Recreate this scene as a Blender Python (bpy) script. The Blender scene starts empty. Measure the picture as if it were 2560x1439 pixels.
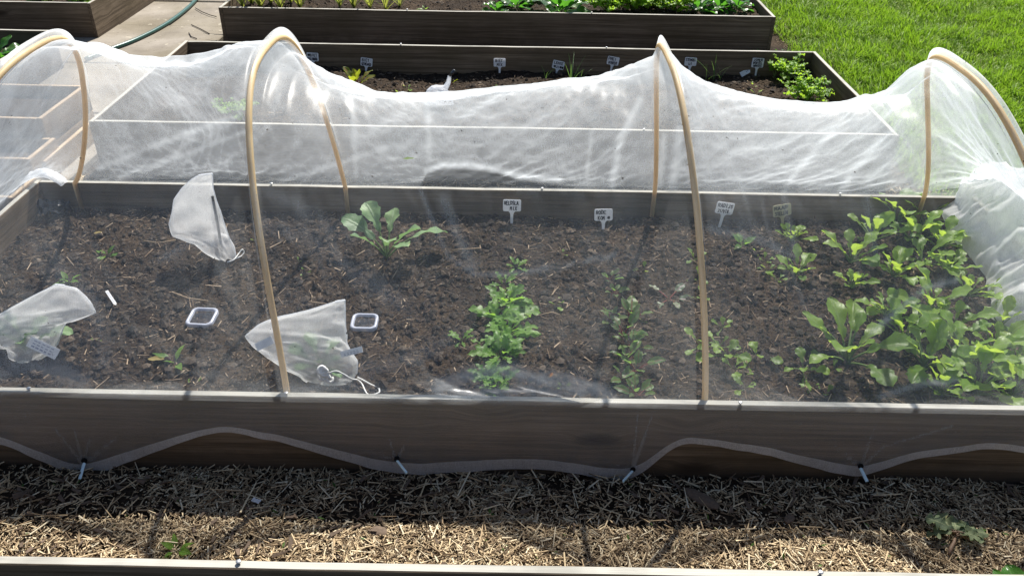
import bpy, math, random
import numpy as np
from mathutils import Matrix, Vector, noise
random.seed(7); RNG = np.random.default_rng(11)
R = math.radians
scene = bpy.context.scene
COL = scene.collection

# ---------------------------------------------------------------- measured camera (pixel -> world helpers)
FPX, PIT, YAW, ROL, CZ = 2049.809, .5742, -.0019, .0166, 1.587
T = .2481                                   # top of the bed boards
YF, YB = 1.5518, 2.7518                     # outer faces of the main bed
Y2, Y2B = 3.3253, 4.5253
Y3, Y3B = 5.233, 6.433
TH = .021
_f = np.array([math.sin(YAW)*math.cos(PIT), math.cos(YAW)*math.cos(PIT), -math.sin(PIT)])
_r = np.array([math.cos(YAW), -math.sin(YAW), 0.]); _u = np.cross(_r, _f)
_rr, _uu = _r*math.cos(ROL)+_u*math.sin(ROL), _u*math.cos(ROL)-_r*math.sin(ROL)
_C = np.array([0, 0, CZ])
def _ray(u, v): return _f+_rr*(u-1280)/FPX-_uu*(v-719.5)/FPX
def at(u, v, z=0.): d = _ray(u, v); return _C+d*(z-CZ)/d[2]
def aty(u, v, y): d = _ray(u, v); return _C+d*y/d[1]
def atx(u, v, x): d = _ray(u, v); return _C+d*x/d[0]

cam_d = bpy.data.cameras.new('camera'); cam = bpy.data.objects.new('camera', cam_d); COL.objects.link(cam)
cam_d.sensor_width = 36; cam_d.lens = FPX/2560*36; cam_d.clip_end = 500; cam_d.clip_start = .05
cam.matrix_world = Matrix(((_rr[0], _uu[0], -_f[0], 0), (_rr[1], _uu[1], -_f[1], 0), (_rr[2], _uu[2], -_f[2], CZ), (0, 0, 0, 1)))
scene.camera = cam

# ---------------------------------------------------------------- light
SUN = Vector((.22, .74, 1.0)).normalized()
w = bpy.data.worlds.new('World'); scene.world = w; w.use_nodes = True
nt = w.node_tree; nt.nodes.clear()
sky = nt.nodes.new('ShaderNodeTexSky'); sky.sky_type = 'NISHITA'; sky.sun_disc = False
sky.sun_elevation = math.asin(SUN.z); sky.sun_rotation = math.atan2(SUN.x, SUN.y)
bg = nt.nodes.new('ShaderNodeBackground'); bg.inputs[1].default_value = .064
wo = nt.nodes.new('ShaderNodeOutputWorld')
nt.links.new(sky.outputs[0], bg.inputs[0]); nt.links.new(bg.outputs[0], wo.inputs[0])
sd = bpy.data.lights.new('sun', 'SUN'); sd.energy = 4.9; sd.angle = R(.55); sd.color = (1, .955, .875)
so = bpy.data.objects.new('sun', sd); COL.objects.link(so); so.rotation_euler = SUN.to_track_quat('Z', 'Y').to_euler()
scene.view_settings.view_transform = 'Standard'; scene.view_settings.look = 'None'
scene.view_settings.exposure = 0.9; scene.view_settings.gamma = 1
scene.render.engine = 'CYCLES'
cy = scene.cycles
cy.use_denoising = True; cy.max_bounces = 10; cy.transparent_max_bounces = 24; cy.diffuse_bounces = 4; cy.glossy_bounces = 2
cy.caustics_reflective = False; cy.caustics_refractive = False

# ---------------------------------------------------------------- node helper
class NT:
    def __init__(s, name):
        s.m = bpy.data.materials.new(name); s.m.use_nodes = True; s.t = s.m.node_tree; s.t.nodes.clear()
        s.out = s.n('ShaderNodeOutputMaterial')
    def n(s, typ, ins=None, **kw):
        nd = s.t.nodes.new(typ)
        for k, v in kw.items(): setattr(nd, k, v)
        for k, v in (ins or {}).items():
            sk = nd.inputs[k]
            if isinstance(v, bpy.types.NodeSocket): s.t.links.new(v, sk)
            else: sk.default_value = v
        return nd
    def math(s, op, a, b=0., c=0., clamp=False):
        return s.n('ShaderNodeMath', {0: a, 1: b, 2: c}, operation=op, use_clamp=clamp).outputs[0]
    def mix(s, fac, a, b, blend='MIX'):
        nd = s.n('ShaderNodeMix', {'Factor': fac}, data_type='RGBA', blend_type=blend)
        for k, v in ((6, a), (7, b)):
            if isinstance(v, bpy.types.NodeSocket): s.t.links.new(v, nd.inputs[k])
            else: nd.inputs[k].default_value = (*v, 1) if len(v) == 3 else v
        return nd.outputs[2]
    def ramp(s, fac, stops, interp='LINEAR'):
        nd = s.n('ShaderNodeValToRGB', {0: fac}); cr = nd.color_ramp; cr.interpolation = interp
        while len(cr.elements) < len(stops): cr.elements.new(.5)
        for e, (p, c) in zip(cr.elements, stops):
            e.position = p; e.color = (*c, 1) if not isinstance(c, (int, float)) else (c, c, c, 1)
        return nd.outputs[0]
    def noise(s, vec, scale, detail=4, rough=.55, dist=0.):
        return s.n('ShaderNodeTexNoise', {'Vector': vec, 'Scale': scale, 'Detail': detail, 'Roughness': rough, 'Distortion': dist})
    def mapping(s, vec, scale=(1, 1, 1), rot=(0, 0, 0), loc=(0, 0, 0)):
        return s.n('ShaderNodeMapping', {'Vector': vec, 'Scale': scale, 'Rotation': rot, 'Location': loc}).outputs[0]
    def coord(s, k='Object'): return s.n('ShaderNodeTexCoord').outputs[k]
    def bump(s, h, strength=.5, dist=.01): return s.n('ShaderNodeBump', {'Height': h, 'Strength': strength, 'Distance': dist}).outputs[0]
    def bsdf(s, col, rough=.7, normal=None, spec=.5, metal=0.):
        ins = {'Base Color': (*col, 1) if isinstance(col, tuple) and len(col) == 3 else col, 'Roughness': rough, 'Specular IOR Level': spec, 'Metallic': metal}
        if normal is not None: ins['Normal'] = normal
        return s.n('ShaderNodeBsdfPrincipled', ins).outputs[0]
    def shmix(s, fac, a, b): return s.n('ShaderNodeMixShader', {0: fac, 1: a, 2: b}).outputs[0]
    def done(s, sh): s.t.links.new(sh, s.out.inputs[0]); return s.m

M = {}
def wood(name, c0, c1, c2, rim, edge=1.):
    q = NT(name); co = q.coord('Object'); inf = q.n('ShaderNodeObjectInfo')
    off = q.n('ShaderNodeVectorMath', {0: co, 1: q.n('ShaderNodeCombineXYZ', {0: q.math('MULTIPLY', inf.outputs['Random'], 37.), 1: 0., 2: q.math('MULTIPLY', inf.outputs['Random'], 11.)}).outputs[0]}, operation='ADD').outputs[0]
    knot = q.n('ShaderNodeTexVoronoi', {'Vector': q.mapping(off, (2.2, 6., 6.)), 'Scale': 1.}, feature='F1')
    kd = knot.outputs['Distance']
    kin = q.math('SUBTRACT', 1., q.math('MULTIPLY', kd, 4.2), clamp=True)
    warp = q.n('ShaderNodeVectorMath', {0: off, 1: q.n('ShaderNodeCombineXYZ', {0: 0., 1: 0., 2: q.math('MULTIPLY', kin, .03)}).outputs[0]}, operation='ADD').outputs[0]
    grain = q.noise(q.mapping(warp, (1.6, 60, 75)), 1., 6, .62, .35).outputs[0]
    fine = q.noise(q.mapping(warp, (7, 260, 300)), 1., 3, .6).outputs[0]
    blot = q.noise(off, 3.2, 4, .6).outputs[0]
    g = q.math('ADD', q.math('MULTIPLY', grain, .7), q.math('MULTIPLY', fine, .3))
    c = q.ramp(g, [(.36, c0), (.5, c1), (.64, c2)])
    c = q.mix(q.math('MULTIPLY', q.ramp(blot, [(.38, 0.), (.66, 1.)]), .5), c, (c0[0]*.95, c0[1]*1.0, c0[2]*.75))
    kk = q.ramp(kd, [(.05, 1.), (.115, .55), (.16, 0.)])
    kpick = q.math('GREATER_THAN', q.n('ShaderNodeSeparateColor', {0: knot.outputs['Color']}).outputs[0], .45)
    c = q.mix(q.math('MULTIPLY', q.math('MULTIPLY', kk, kpick), .9), c, (c0[0]*.3, c0[1]*.26, c0[2]*.22))
    zl = q.n('ShaderNodeSeparateXYZ', {0: co}).outputs[2]
    spl = q.math('SUBTRACT', 1., q.math('DIVIDE', zl, q.math('MULTIPLY', q.noise(off, 14, 5, .7).outputs[0], .17)), clamp=True)
    c = q.mix(q.math('MULTIPLY', spl, .8), c, (.05, .037, .026))
    # weathered, silvered upper edge
    nz = q.n('ShaderNodeSeparateXYZ', {0: q.n('ShaderNodeNewGeometry').outputs['True Normal']}).outputs[2]
    top = q.math('GREATER_THAN', nz, .8)
    rc = q.mix(q.math('MULTIPLY', fine, .8), tuple(x*.72 for x in rim), tuple(x*1.15 for x in rim))
    rc = q.mix(q.math('MULTIPLY', q.ramp(q.noise(off, 5., 3).outputs[0], [(.48, 0.), (.62, 1.)]), .6), rc, tuple(x*.48 for x in rim))
    c = q.mix(top, c, rc)
    return q.done(q.bsdf(c, .82, q.bump(g, .55, .004), .25))
M['wood'] = wood('weathered_board_wood', (.072, .051, .033), (.140, .102, .068), (.225, .170, .118), (.455, .44, .39))
M['wood_pale'] = wood('pale_board_wood', (.24, .155, .09), (.36, .25, .15), (.44, .32, .20), (.55, .42, .28))

def soilmat(name, dark=1.):
    q = NT(name); co = q.coord('Object')
    a = q.noise(co, 9, 8, .65).outputs[0]; b = q.noise(co, 95, 5, .7).outputs[0]
    v = q.n('ShaderNodeTexVoronoi', {'Vector': co, 'Scale': 70.}).outputs['Distance']
    c = q.ramp(q.math('ADD', q.math('MULTIPLY', a, .45), q.math('MULTIPLY', b, .55)), [(.28, (.012*dark, .009*dark, .0065*dark)), (.5, (.050*dark, .034*dark, .022*dark)), (.72, (.135*dark, .096*dark, .062*dark))])
    c = q.mix(q.ramp(q.noise(co, 3.3, 4, .6).outputs[0], [(.42, .55), (.62, 0.)]), c, (.016*dark, .012*dark, .009*dark))
    h = q.math('ADD', q.math('MULTIPLY', b, 1.), q.math('MULTIPLY', v, .7))
    return q.done(q.bsdf(c, .95, q.bump(h, 1., .012), .15))
M['soil'] = soilmat('garden_soil', 1.)
M['ground'] = soilmat('trodden_earth', .9)

q = NT('lawn_earth'); co = q.coord('Object')
c = q.ramp(q.noise(co, 6, 6, .7).outputs[0], [(.3, (.025, .04, .01)), (.55, (.05, .07, .018)), (.75, (.11, .10, .04))])
M['lawn'] = q.done(q.bsdf(c, .95, q.bump(q.noise(co, 60, 4).outputs[0], 1., .01), .1))

q = NT('concrete_slab'); co = q.coord('Object')
c = q.ramp(q.noise(co, 3.1, 7, .65).outputs[0], [(.3, (.165, .142, .115)), (.5, (.25, .22, .182)), (.7, (.33, .295, .25))])
c = q.mix(q.math('MULTIPLY', q.ramp(q.noise(co, 1.3, 3).outputs[0], [(.45, 0.), (.6, 1.)]), .5), c, (.15, .125, .075))
c = q.mix(q.math('MULTIPLY', q.ramp(q.noise(co, 42, 3, .7).outputs[0], [(.62, 0.), (.72, 1.)]), .7), c, (.06, .045, .03))
c = q.mix(q.math('MULTIPLY', q.ramp(q.noise(co, 21, 2, .5).outputs[0], [(.70, 0.), (.74, 1.)]), .8), c, (.42, .38, .30))
M['slab'] = q.done(q.bsdf(c, .85, q.bump(q.noise(co, 120, 5).outputs[0], .5, .004), .25))

def islandmat(name, stops, rough=.8, spec=.3, trans=0.):
    q = NT(name); g = q.n('ShaderNodeNewGeometry'); co = q.coord('Object')
    c = q.ramp(g.outputs['Random Per Island'], stops)
    c = q.mix(.55, c, q.ramp(q.noise(co, 160, 3, .6).outputs[0], [(.3, .35), (.7, 1.)]), 'MULTIPLY')
    s = q.bsdf(c, rough, None, spec)
    if trans: s = q.shmix(trans, s, q.n('ShaderNodeBsdfTranslucent', {0: c}).outputs[0])
    return q.done(s)
M['straw'] = islandmat('straw_mulch', [(0, (.10, .066, .040)), (.28, (.28, .20, .118)), (.55, (.54, .405, .245)), (.82, (.72, .58, .37)), (1, (.84, .74, .54))])
M['litter'] = islandmat('woody_bits', [(0, (.03, .02, .014)), (.4, (.08, .052, .034)), (.7, (.22, .15, .095)), (1, (.55, .42, .29))])
M['crumb'] = islandmat('soil_crumbs', [(0, (.014, .010, .007)), (.6, (.045, .032, .022)), (1, (.11, .08, .055))])
M['bark'] = islandmat('old_bark', [(0, (.13, .095, .068)), (1, (.17, .12, .085))])
M['greens'] = islandmat('tiny_green_sprouts', [(0, (.05, .13, .02)), (1, (.12, .22, .05))], .6, .3, .35)
# grass: blade colour by clump and blade
q = NT('grass_blades'); g = q.n('ShaderNodeNewGeometry'); co = q.coord('Object')
c = q.ramp(g.outputs['Random Per Island'], [(0, (.07, .15, .008)), (.4, (.19, .335, .016)), (.75, (.29, .43, .026)), (.92, (.31, .41, .06)), (1, (.40, .36, .16))])
c = q.mix(q.ramp(q.noise(co, 3.5, 4).outputs[0], [(.35, 0.), (.65, .8)]), c, (.15, .26, .025))
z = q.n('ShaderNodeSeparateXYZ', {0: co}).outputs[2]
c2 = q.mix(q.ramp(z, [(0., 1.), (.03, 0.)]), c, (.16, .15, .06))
s = q.shmix(.42, q.bsdf(c2, .55, None, .22), q.n('ShaderNodeBsdfTranslucent', {0: q.mix(.5, c2, (.30, .54, .03))}).outputs[0])
M['grass'] = q.done(s)

def leafmat(name, base, trans, vein, tr=.45, rough=.42, redstem=None):
    q = NT(name); uv = q.coord('UV'); sx = q.n('ShaderNodeSeparateXYZ', {0: uv}); u, v = sx.outputs[0], sx.outputs[1]
    g = q.n('ShaderNodeNewGeometry'); co = q.coord('Object')
    du = q.math('ABSOLUTE', q.math('SUBTRACT', u, .5))
    mid = q.ramp(du, [(.02, 1.), (.06, 0.)])
    ph = q.math('SUBTRACT', q.math('MULTIPLY', v, 44.), q.math('MULTIPLY', du, 34.))
    side = q.ramp(q.math('SINE', ph), [(.9, 0.), (1., 1.)])
    vv = q.math('MAXIMUM', mid, q.math('MULTIPLY', side, .45))
    n1 = q.noise(co, 26, 5, .6).outputs[0]
    b2 = tuple(x*.62 for x in base); b3 = tuple(min(1, x*1.45) for x in base)
    c = q.mix(n1, b2, b3)
    c = q.mix(q.math('MULTIPLY', g.outputs['Random Per Island'], .6), c, (base[0]*1.6, base[1]*1.25, base[2]*1.1))
    c = q.mix(q.math('MULTIPLY', q.ramp(g.outputs['Random Per Island'], [(.12, 1.), (.3, 0.)]), .55), c, (base[0]*.45, base[1]*.5, base[2]*.5))
    yel = q.math('MULTIPLY', q.ramp(q.noise(co, 19, 3).outputs[0], [(.60, 0.), (.70, 1.)]), q.ramp(du, [(.2, 0.), (.5, .7)]))
    c = q.mix(yel, c, (base[0]*2.6, base[1]*1.5, base[2]*.9))
    c = q.mix(q.math('MULTIPLY', vv, .55), c, vein)
    if redstem: c = q.mix(q.math('MULTIPLY', mid, .9), c, redstem)
    t = q.mix(q.math('MULTIPLY', vv, .35), q.mix(n1, tuple(x*.8 for x in trans), tuple(x*1.2 for x in trans)), tuple(x*.6 for x in trans))
    h = q.math('ADD', q.math('MULTIPLY', vv, -.7), q.math('MULTIPLY', q.noise(co, 90, 3).outputs[0], .6))
    s = q.shmix(tr, q.bsdf(c, rough, q.bump(h, .45, .004), .4), q.n('ShaderNodeBsdfTranslucent', {0: t}).outputs[0])
    return q.done(s)
M['l_radish'] = leafmat('radish_leaf', (.125, .235, .03), (.52, .72, .08), (.26, .34, .13))
M['l_rocket'] = leafmat('rocket_leaf', (.105, .225, .035), (.36, .64, .06), (.20, .30, .10))
M['l_beet'] = leafmat('beet_leaf', (.075, .15, .04), (.24, .42, .07), (.16, .16, .07), redstem=(.20, .03, .04))
M['l_cabbage'] = leafmat('cabbage_leaf', (.14, .25, .11), (.28, .48, .14), (.32, .42, .26), .3, .5)
M['l_kohl'] = leafmat('kohlrabi_leaf', (.12, .17, .10), (.22, .30, .14), (.30, .16, .20), .3, redstem=(.22, .10, .16))
M['l_chard'] = leafmat('chard_leaf', (.10, .14, .02), (.40, .46, .03), (.35, .08, .03), .5, redstem=(.45, .07, .03))
M['l_onion'] = leafmat('onion_leaf', (.08, .17, .05), (.20, .36, .07), (.12, .22, .08), .35)
M['l_parsley'] = leafmat('parsley_leaf', (.13, .27, .022), (.42, .66, .05), (.18, .30, .06), .45)
M['l_lettuce'] = leafmat('spinach_leaf', (.035, .11, .018), (.12, .38, .03), (.10, .20, .06), .4, .28)
M['l_leek'] = leafmat('leek_leaf', (.13, .19, .04), (.40, .44, .08), (.20, .26, .08), .45)
M['l_wilt'] = leafmat('wilted_leaf', (.13, .18, .095), (.22, .29, .13), (.30, .32, .17), .2, .7)
M['l_dry'] = leafmat('yellowed_leaf', (.28, .24, .09), (.45, .38, .12), (.36, .30, .16), .35, .6)
def plain(name, col, rough=.6, spec=.4, metal=0., bump=0., bs=80, trans=0.):
    q = NT(name); co = q.coord('Object'); n = q.noise(co, bs, 4, .6).outputs[0]
    c = q.mix(n, tuple(x*.78 for x in col), tuple(min(1, x*1.18) for x in col))
    s = q.bsdf(c, rough, q.bump(n, bump, .003) if bump else None, spec, metal)
    if trans: s = q.shmix(trans, s, q.n('ShaderNodeBsdfTranslucent', {0: c}).outputs[0])
    return q.done(s)
M['stalk'] = plain('green_stalk', (.16, .24, .07), trans=.25)
M['stalk_red'] = plain('red_stalk', (.25, .06, .05), trans=.25)
M['stalk_dry'] = plain('brown_root', (.22, .14, .09))
M['white_plastic'] = plain('white_plastic', (.86, .88, .92), .45, trans=.3)
M['aged_plastic'] = plain('yellowed_plastic', (.50, .46, .30), .55, trans=.2)
M['ink'] = plain('black_ink', (.035, .035, .05), .6)
M['ink_soft'] = plain('faded_print', (.34, .36, .44), .6)
M['steel'] = plain('steel_painted_sky_blue', (.66, .87, 1.0), .15, .9, .0)  # peg metal; pale blue base colour stands in for reflected sky
M['screw'] = plain('zinc_screw', (.55, .55, .55), .35, .5, .8)
M['black'] = plain('black_plastic_film', (.018, .020, .026), .28, .6, 0., .6, 40)
M['hose'] = plain('green_hose_rubber', (.020, .085, .070), .35, .5, 0., .2, 30)
M['cord'] = plain('white_cord', (.78, .78, .76), .8, .2, 0., .5, 300)
M['stick'] = plain('dark_stick', (.05, .042, .038), .8, .2, 0., .6, 60)
M['twig'] = plain('dry_twig', (.30, .22, .14), .85)
M['hole'] = plain('dark_hole', (.008, .008, .009), .9, .1)
M['petal'] = plain('orange_scrap', (.55, .25, .04), .6)
# hoops: cream plastic pipe
q = NT('cream_pipe'); co = q.coord('Object'); g = q.noise(q.mapping(co, (30, 30, 4)), 1., 4).outputs[0]
c = q.mix(g, (.70, .51, .26), (.85, .69, .43))
c = q.mix(q.math('MULTIPLY', q.ramp(q.noise(co, 55, 2).outputs[0], [(.68, 0.), (.74, 1.)]), .4), c, (.3, .2, .12))
c = q.mix(q.math('MULTIPLY', q.ramp(q.noise(co, 9, 4).outputs[0], [(.5, 0.), (.66, 1.)]), .4), c, (.40, .27, .13))
M['pipe'] = q.done(q.shmix(.3, q.bsdf(c, .5, None, .35), q.n('ShaderNodeBsdfTranslucent', {0: (.95, .74, .45, 1)}).outputs[0]))
# netting: white threads; a slanting look or a slanting sunbeam meets more thread
def netmat(name, c0, streak=.5, tl=.5, white=(.90, .92, .95), dirt=True):
    q = NT(name); g = q.n('ShaderNodeNewGeometry'); co = q.coord('Object')
    dot = q.n('ShaderNodeVectorMath', {0: g.outputs['Incoming'], 1: g.outputs['Normal']}, operation='DOT_PRODUCT').outputs['Value']
    ac = q.math('MAXIMUM', q.math('ABSOLUTE', dot), .07)
    weave = q.noise(q.mapping(co, (420, 40, 40)), 1., 3, .6).outputs[0]
    weave2 = q.noise(q.mapping(co, (30, 330, 330)), 1., 3, .6).outputs[0]
    cloud = q.noise(co, 5.5, 5, .62).outputs[0]
    grain = q.noise(co, 420, 2, .8).outputs[0]
    v = q.math('ADD', q.math('ADD', q.math('MULTIPLY', weave, .22), q.math('MULTIPLY', weave2, .18)), q.math('ADD', q.math('MULTIPLY', cloud, .32), q.math('MULTIPLY', q.math('ADD', q.math('MULTIPLY', q.math('SUBTRACT', grain, .5), 2.2), .5), .28)))
    k = q.n('ShaderNodeMapRange', {'Value': v, 'From Min': .32, 'From Max': .68, 'To Min': 1-streak, 'To Max': 1+streak}).outputs[0]
    fold = q.n('ShaderNodeAttribute', attribute_name='fold').outputs['Fac']
    cov = q.math('MINIMUM', q.math('MULTIPLY', q.math('MULTIPLY', k, c0), q.math('ADD', 1., fold)), .93)
    tr = q.math('POWER', q.math('SUBTRACT', 1., cov, clamp=True), q.math('DIVIDE', 1., ac))
    fac = q.math('SUBTRACT', 1., tr, clamp=True)
    col = white
    if dirt:
        sp = q.noise(co, 75, 2, .5).outputs[0]
        dm = q.ramp(sp, [(.735, 0.), (.76, 1.)])
        col = q.mix(dm, white, (.09, .07, .05))
        fac = q.math('MAXIMUM', fac, q.math('MULTIPLY', dm, .8))
    cc = col if not isinstance(col, tuple) else (*col, 1)
    th = q.shmix(tl, q.n('ShaderNodeBsdfDiffuse', {0: cc}).outputs[0], q.n('ShaderNodeBsdfTranslucent', {0: cc}).outputs[0])
    th = q.shmix(.06, th, q.n('ShaderNodeBsdfGlossy', {0: (1, 1, 1, 1), 1: .35}).outputs[0])
    return q.done(q.shmix(fac, q.n('ShaderNodeBsdfTransparent').outputs[0], th))
M['net'] = netmat('insect_mesh', .142, .40, .55, (.83, .875, .92))
M['net_hem'] = netmat('insect_mesh_double', .50, .45, dirt=False)
M['net_gather'] = netmat('insect_mesh_gathered', .74, .35, .66, (.97, .98, .98), dirt=False)
M['organza'] = netmat('organza_mesh', .42, .3, .66, (.99, .99, .99), dirt=True)
M['organza_dense'] = netmat('organza_seam', .75, .2, .5, dirt=False)
q = NT('clear_plastic')
M['clear'] = q.done(q.shmix(.10, q.n('ShaderNodeBsdfTransparent').outputs[0], q.n('ShaderNodeBsdfGlossy', {0: (1, 1, 1, 1), 1: .12}).outputs[0]))
q = NT('milky_plastic')
M['milky'] = q.done(q.shmix(.62, q.n('ShaderNodeBsdfTransparent').outputs[0], q.bsdf((.62, .66, .78), .2, None, .6)))

# ---------------------------------------------------------------- mesh helpers
class MB:
    def __init__(s): s.v = []; s.f = []; s.uv = []; s.n = 0; s.mi = []
    def add(s, verts, faces, uvs=None, mi=0):
        verts = np.asarray(verts, float).reshape(-1, 3)
        s.v.append(verts); b = s.n; s.n += len(verts)
        s.f.extend([tuple(b+i for i in f) for f in faces]); s.mi.extend([mi]*len(faces))
        s.uv.append(np.asarray(uvs, float) if uvs is not None else np.zeros((len(verts), 2)))
    def grid(s, P, uvs=None, closed=False, mi=0):
        P = np.asarray(P, float); a, b = P.shape[:2]; F = []
        for i in range(a-1):
            for j in range(b if closed else b-1):
                k = (j+1) % b; F.append((i*b+j, i*b+k, (i+1)*b+k, (i+1)*b+j))
        s.add(P.reshape(-1, 3), F, uvs, mi)
    def tube(s, pts, r, k=6, cap=True, mi=0):
        pts = np.asarray(pts, float); n = len(pts); r = np.broadcast_to(np.asarray(r, float), (n,))
        tg = np.gradient(pts, axis=0); tg /= np.linalg.norm(tg, axis=1, keepdims=True)+1e-12
        ref = np.array([0, 0, 1.]) if abs(tg[0][2]) < .9 else np.array([1., 0, 0])
        rings = []; nrm = np.cross(tg[0], ref); nrm /= np.linalg.norm(nrm)
        for i in range(n):
            nrm = nrm-tg[i]*np.dot(nrm, tg[i]); nrm /= np.linalg.norm(nrm)+1e-12
            bn = np.cross(tg[i], nrm); a = np.arange(k)*2*math.pi/k
            rings.append(pts[i]+r[i]*(np.cos(a)[:, None]*nrm+np.sin(a)[:, None]*bn))
        b = s.n; s.grid(np.array(rings), closed=True, mi=mi)
        if cap: s.f.append(tuple(b+j for j in range(k))[::-1]); s.f.append(tuple(b+(n-1)*k+j for j in range(k))); s.mi += [mi, mi]
    def box(s, c, d, rot=0., mi=0):
        x, y, z = [i/2 for i in d]; V = np.array([(a, b, e) for e in (-z, z) for b in (-y, y) for a in (-x, x)])
        ca, sa = math.cos(rot), math.sin(rot); V = V@np.array([[ca, sa, 0], [-sa, ca, 0], [0, 0, 1]])+np.array(c)
        s.add(V, [(0, 2, 3, 1), (4, 5, 7, 6), (0, 1, 5, 4), (2, 6, 7, 3), (0, 4, 6, 2), (1, 3, 7, 5)], mi=mi)
    def build(s, name, mat, parent=None, smooth=True, origin=None):
        me = bpy.data.meshes.new(name); V = np.concatenate(s.v) if s.v else np.zeros((0, 3))
        if origin is not None: V = V-np.asarray(origin)
        me.from_pydata(V.tolist(), [], s.f)
        if s.uv and any(u.any() for u in s.uv):
            U = np.concatenate(s.uv); l = me.uv_layers.new(name='UVMap')
            li = np.zeros(len(me.loops), int); me.loops.foreach_get('vertex_index', li)
            l.data.foreach_set('uv', U[li].ravel())
        mats = mat if isinstance(mat, (list, tuple)) else [mat]
        for m in mats: me.materials.append(m)
        if len(mats) > 1: me.polygons.foreach_set('material_index', s.mi)
        if smooth: me.polygons.foreach_set('use_smooth', [True]*len(me.polygons))
        me.update(); o = bpy.data.objects.new(name, me); COL.objects.link(o)
        if origin is not None: o.location = origin
        if parent is not None: o.parent = parent
        return o
def bigmesh(name, V, F, mat, n, smooth=False):      # numpy quads/tris, all faces of n corners
    me = bpy.data.meshes.new(name); V = np.asarray(V, np.float32); F = np.asarray(F, np.int32)
    me.vertices.add(len(V)); me.vertices.foreach_set('co', V.ravel())
    me.loops.add(F.size); me.loops.foreach_set('vertex_index', F.ravel())
    me.polygons.add(len(F)); me.polygons.foreach_set('loop_start', np.arange(0, F.size, n, dtype=np.int32))
    me.polygons.foreach_set('use_smooth', [smooth]*len(F))
    me.materials.append(mat); me.update(calc_edges=True); me.validate()
    o = bpy.data.objects.new(name, me); COL.objects.link(o); return o
def tag(o, label=None, cat=None, group=None, kind=None):
    if label: o['label'] = label
    if cat: o['category'] = cat
    if group: o['group'] = group
    if kind: o['kind'] = kind
    return o
def empty(name, loc, label, cat, group=None, rz=0.):
    o = bpy.data.objects.new(name, None); COL.objects.link(o); o.location = loc; o.rotation_euler.z = rz; o.empty_display_size = .05
    return tag(o, label, cat, group)
def nz(x, y, z=0.): return noise.noise((x, y, z))
def fbm(x, y, o=4, z=0.):
    s, a = 0., 1.
    for i in range(o): s += a*noise.noise((x, y, z+i*7.3)); x *= 2.1; y *= 2.1; a *= .52
    return s

# ---------------------------------------------------------------- setting: ground, lawn, path
m = MB(); m.add([(-60, -40, 0), (60, -40, 0), (60, 80, 0), (-60, 80, 0)], [(0, 1, 2, 3)])
tag(m.build('ground', M['ground'], smooth=False), 'bare trodden earth between the wooden beds', kind='structure')
ed = [(1.80+.05*nz(y*2., 3)+.03*nz(y*9, 8), y) for y in np.linspace(-2, 9, 90)]
m = MB(); V = [(x, y, .004) for x, y in ed]+[(60, y, .004) for x, y in ed]
m.add(V, [(i, i+90, i+91, i+1) for i in range(89)])
m.add([(-60, 9, .004), (60, 9, .004), (60, 80, .004), (-60, 80, .004)], [(0, 1, 2, 3)])
tag(m.build('lawn', M['lawn'], smooth=False), 'earth and thatch under the bright green lawn', kind='structure')
# path of concrete slabs, joints are real gaps
m = MB(); PX0, PX1 = -2.86, -1.93
for y0, y1, dz in [(1.6, 2.38, 0), (2.39, 3.17, .003), (3.18, 3.97, 0), (3.98, 4.77, .002), (4.78, 5.595, 0), (5.60, 6.235, -.004), (6.255, 7.1, .002), (7.11, 7.9, 0), (7.91, 8.7, 0)]:
    c = .006; z = .032+dz; m.add([(PX0, y0, 0), (PX1, y0, 0), (PX1, y1, 0), (PX0, y1, 0), (PX0, y0, z-c), (PX1, y0, z-c), (PX1, y1, z-c), (PX0, y1, z-c), (PX0+c, y0+c, z), (PX1-c, y0+c, z), (PX1-c, y1-c, z), (PX0+c, y1-c, z)],
      [(0, 1, 5, 4), (1, 2, 6, 5), (2, 3, 7, 6), (3, 0, 4, 7), (4, 5, 9, 8), (5, 6, 10, 9), (6, 7, 11, 10), (7, 4, 8, 11), (8, 9, 10, 11)])
tag(m.build('path', M['slab'], smooth=False), 'path of brown concrete slabs with fine joints', kind='structure')

# ---------------------------------------------------------------- raised beds
def board(L, H, th, seed, bow=0.):
    m = MB(); n = max(6, int(L/.05)); ch = .0022; rows = []
    for i in range(n+1):
        x = -L/2+L*i/n; jt = .0014*nz(x*6, seed)+.0028*nz(x*1.1, seed+5)+bow*math.cos(math.pi*x/L); jy = .002*nz(x*1.3, seed+9)
        hh = H+jt; e = .0007*nz(x*25, seed+2)
        rows.append([(x, -th/2+jy, 0), (x, -th/2+jy, hh-ch+e), (x, -th/2+ch+jy, hh), (x, th/2-ch+jy, hh+e), (x, th/2+jy, hh-ch), (x, th/2+jy, 0)])
    m.grid(np.array(rows), closed=True)
    k = n*6; m.f.append((5, 4, 3, 2, 1, 0)); m.f.append(tuple(k+j for j in range(6))); m.mi += [0, 0]
    return m
def screw(parent, x, y, z):
    m = MB(); a = np.arange(10)*math.pi/5
    m.grid(np.array([[(x+r*math.cos(t), y+r*math.sin(t), z+h) for t in a] for r, h in ((.0022, -.004), (.0022, .003), (.0052, .0045), (.0055, .006), (.004, .0075), (.0001, .007))]), closed=True)
    return m.build('screw', M['screw'], parent, True)
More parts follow.
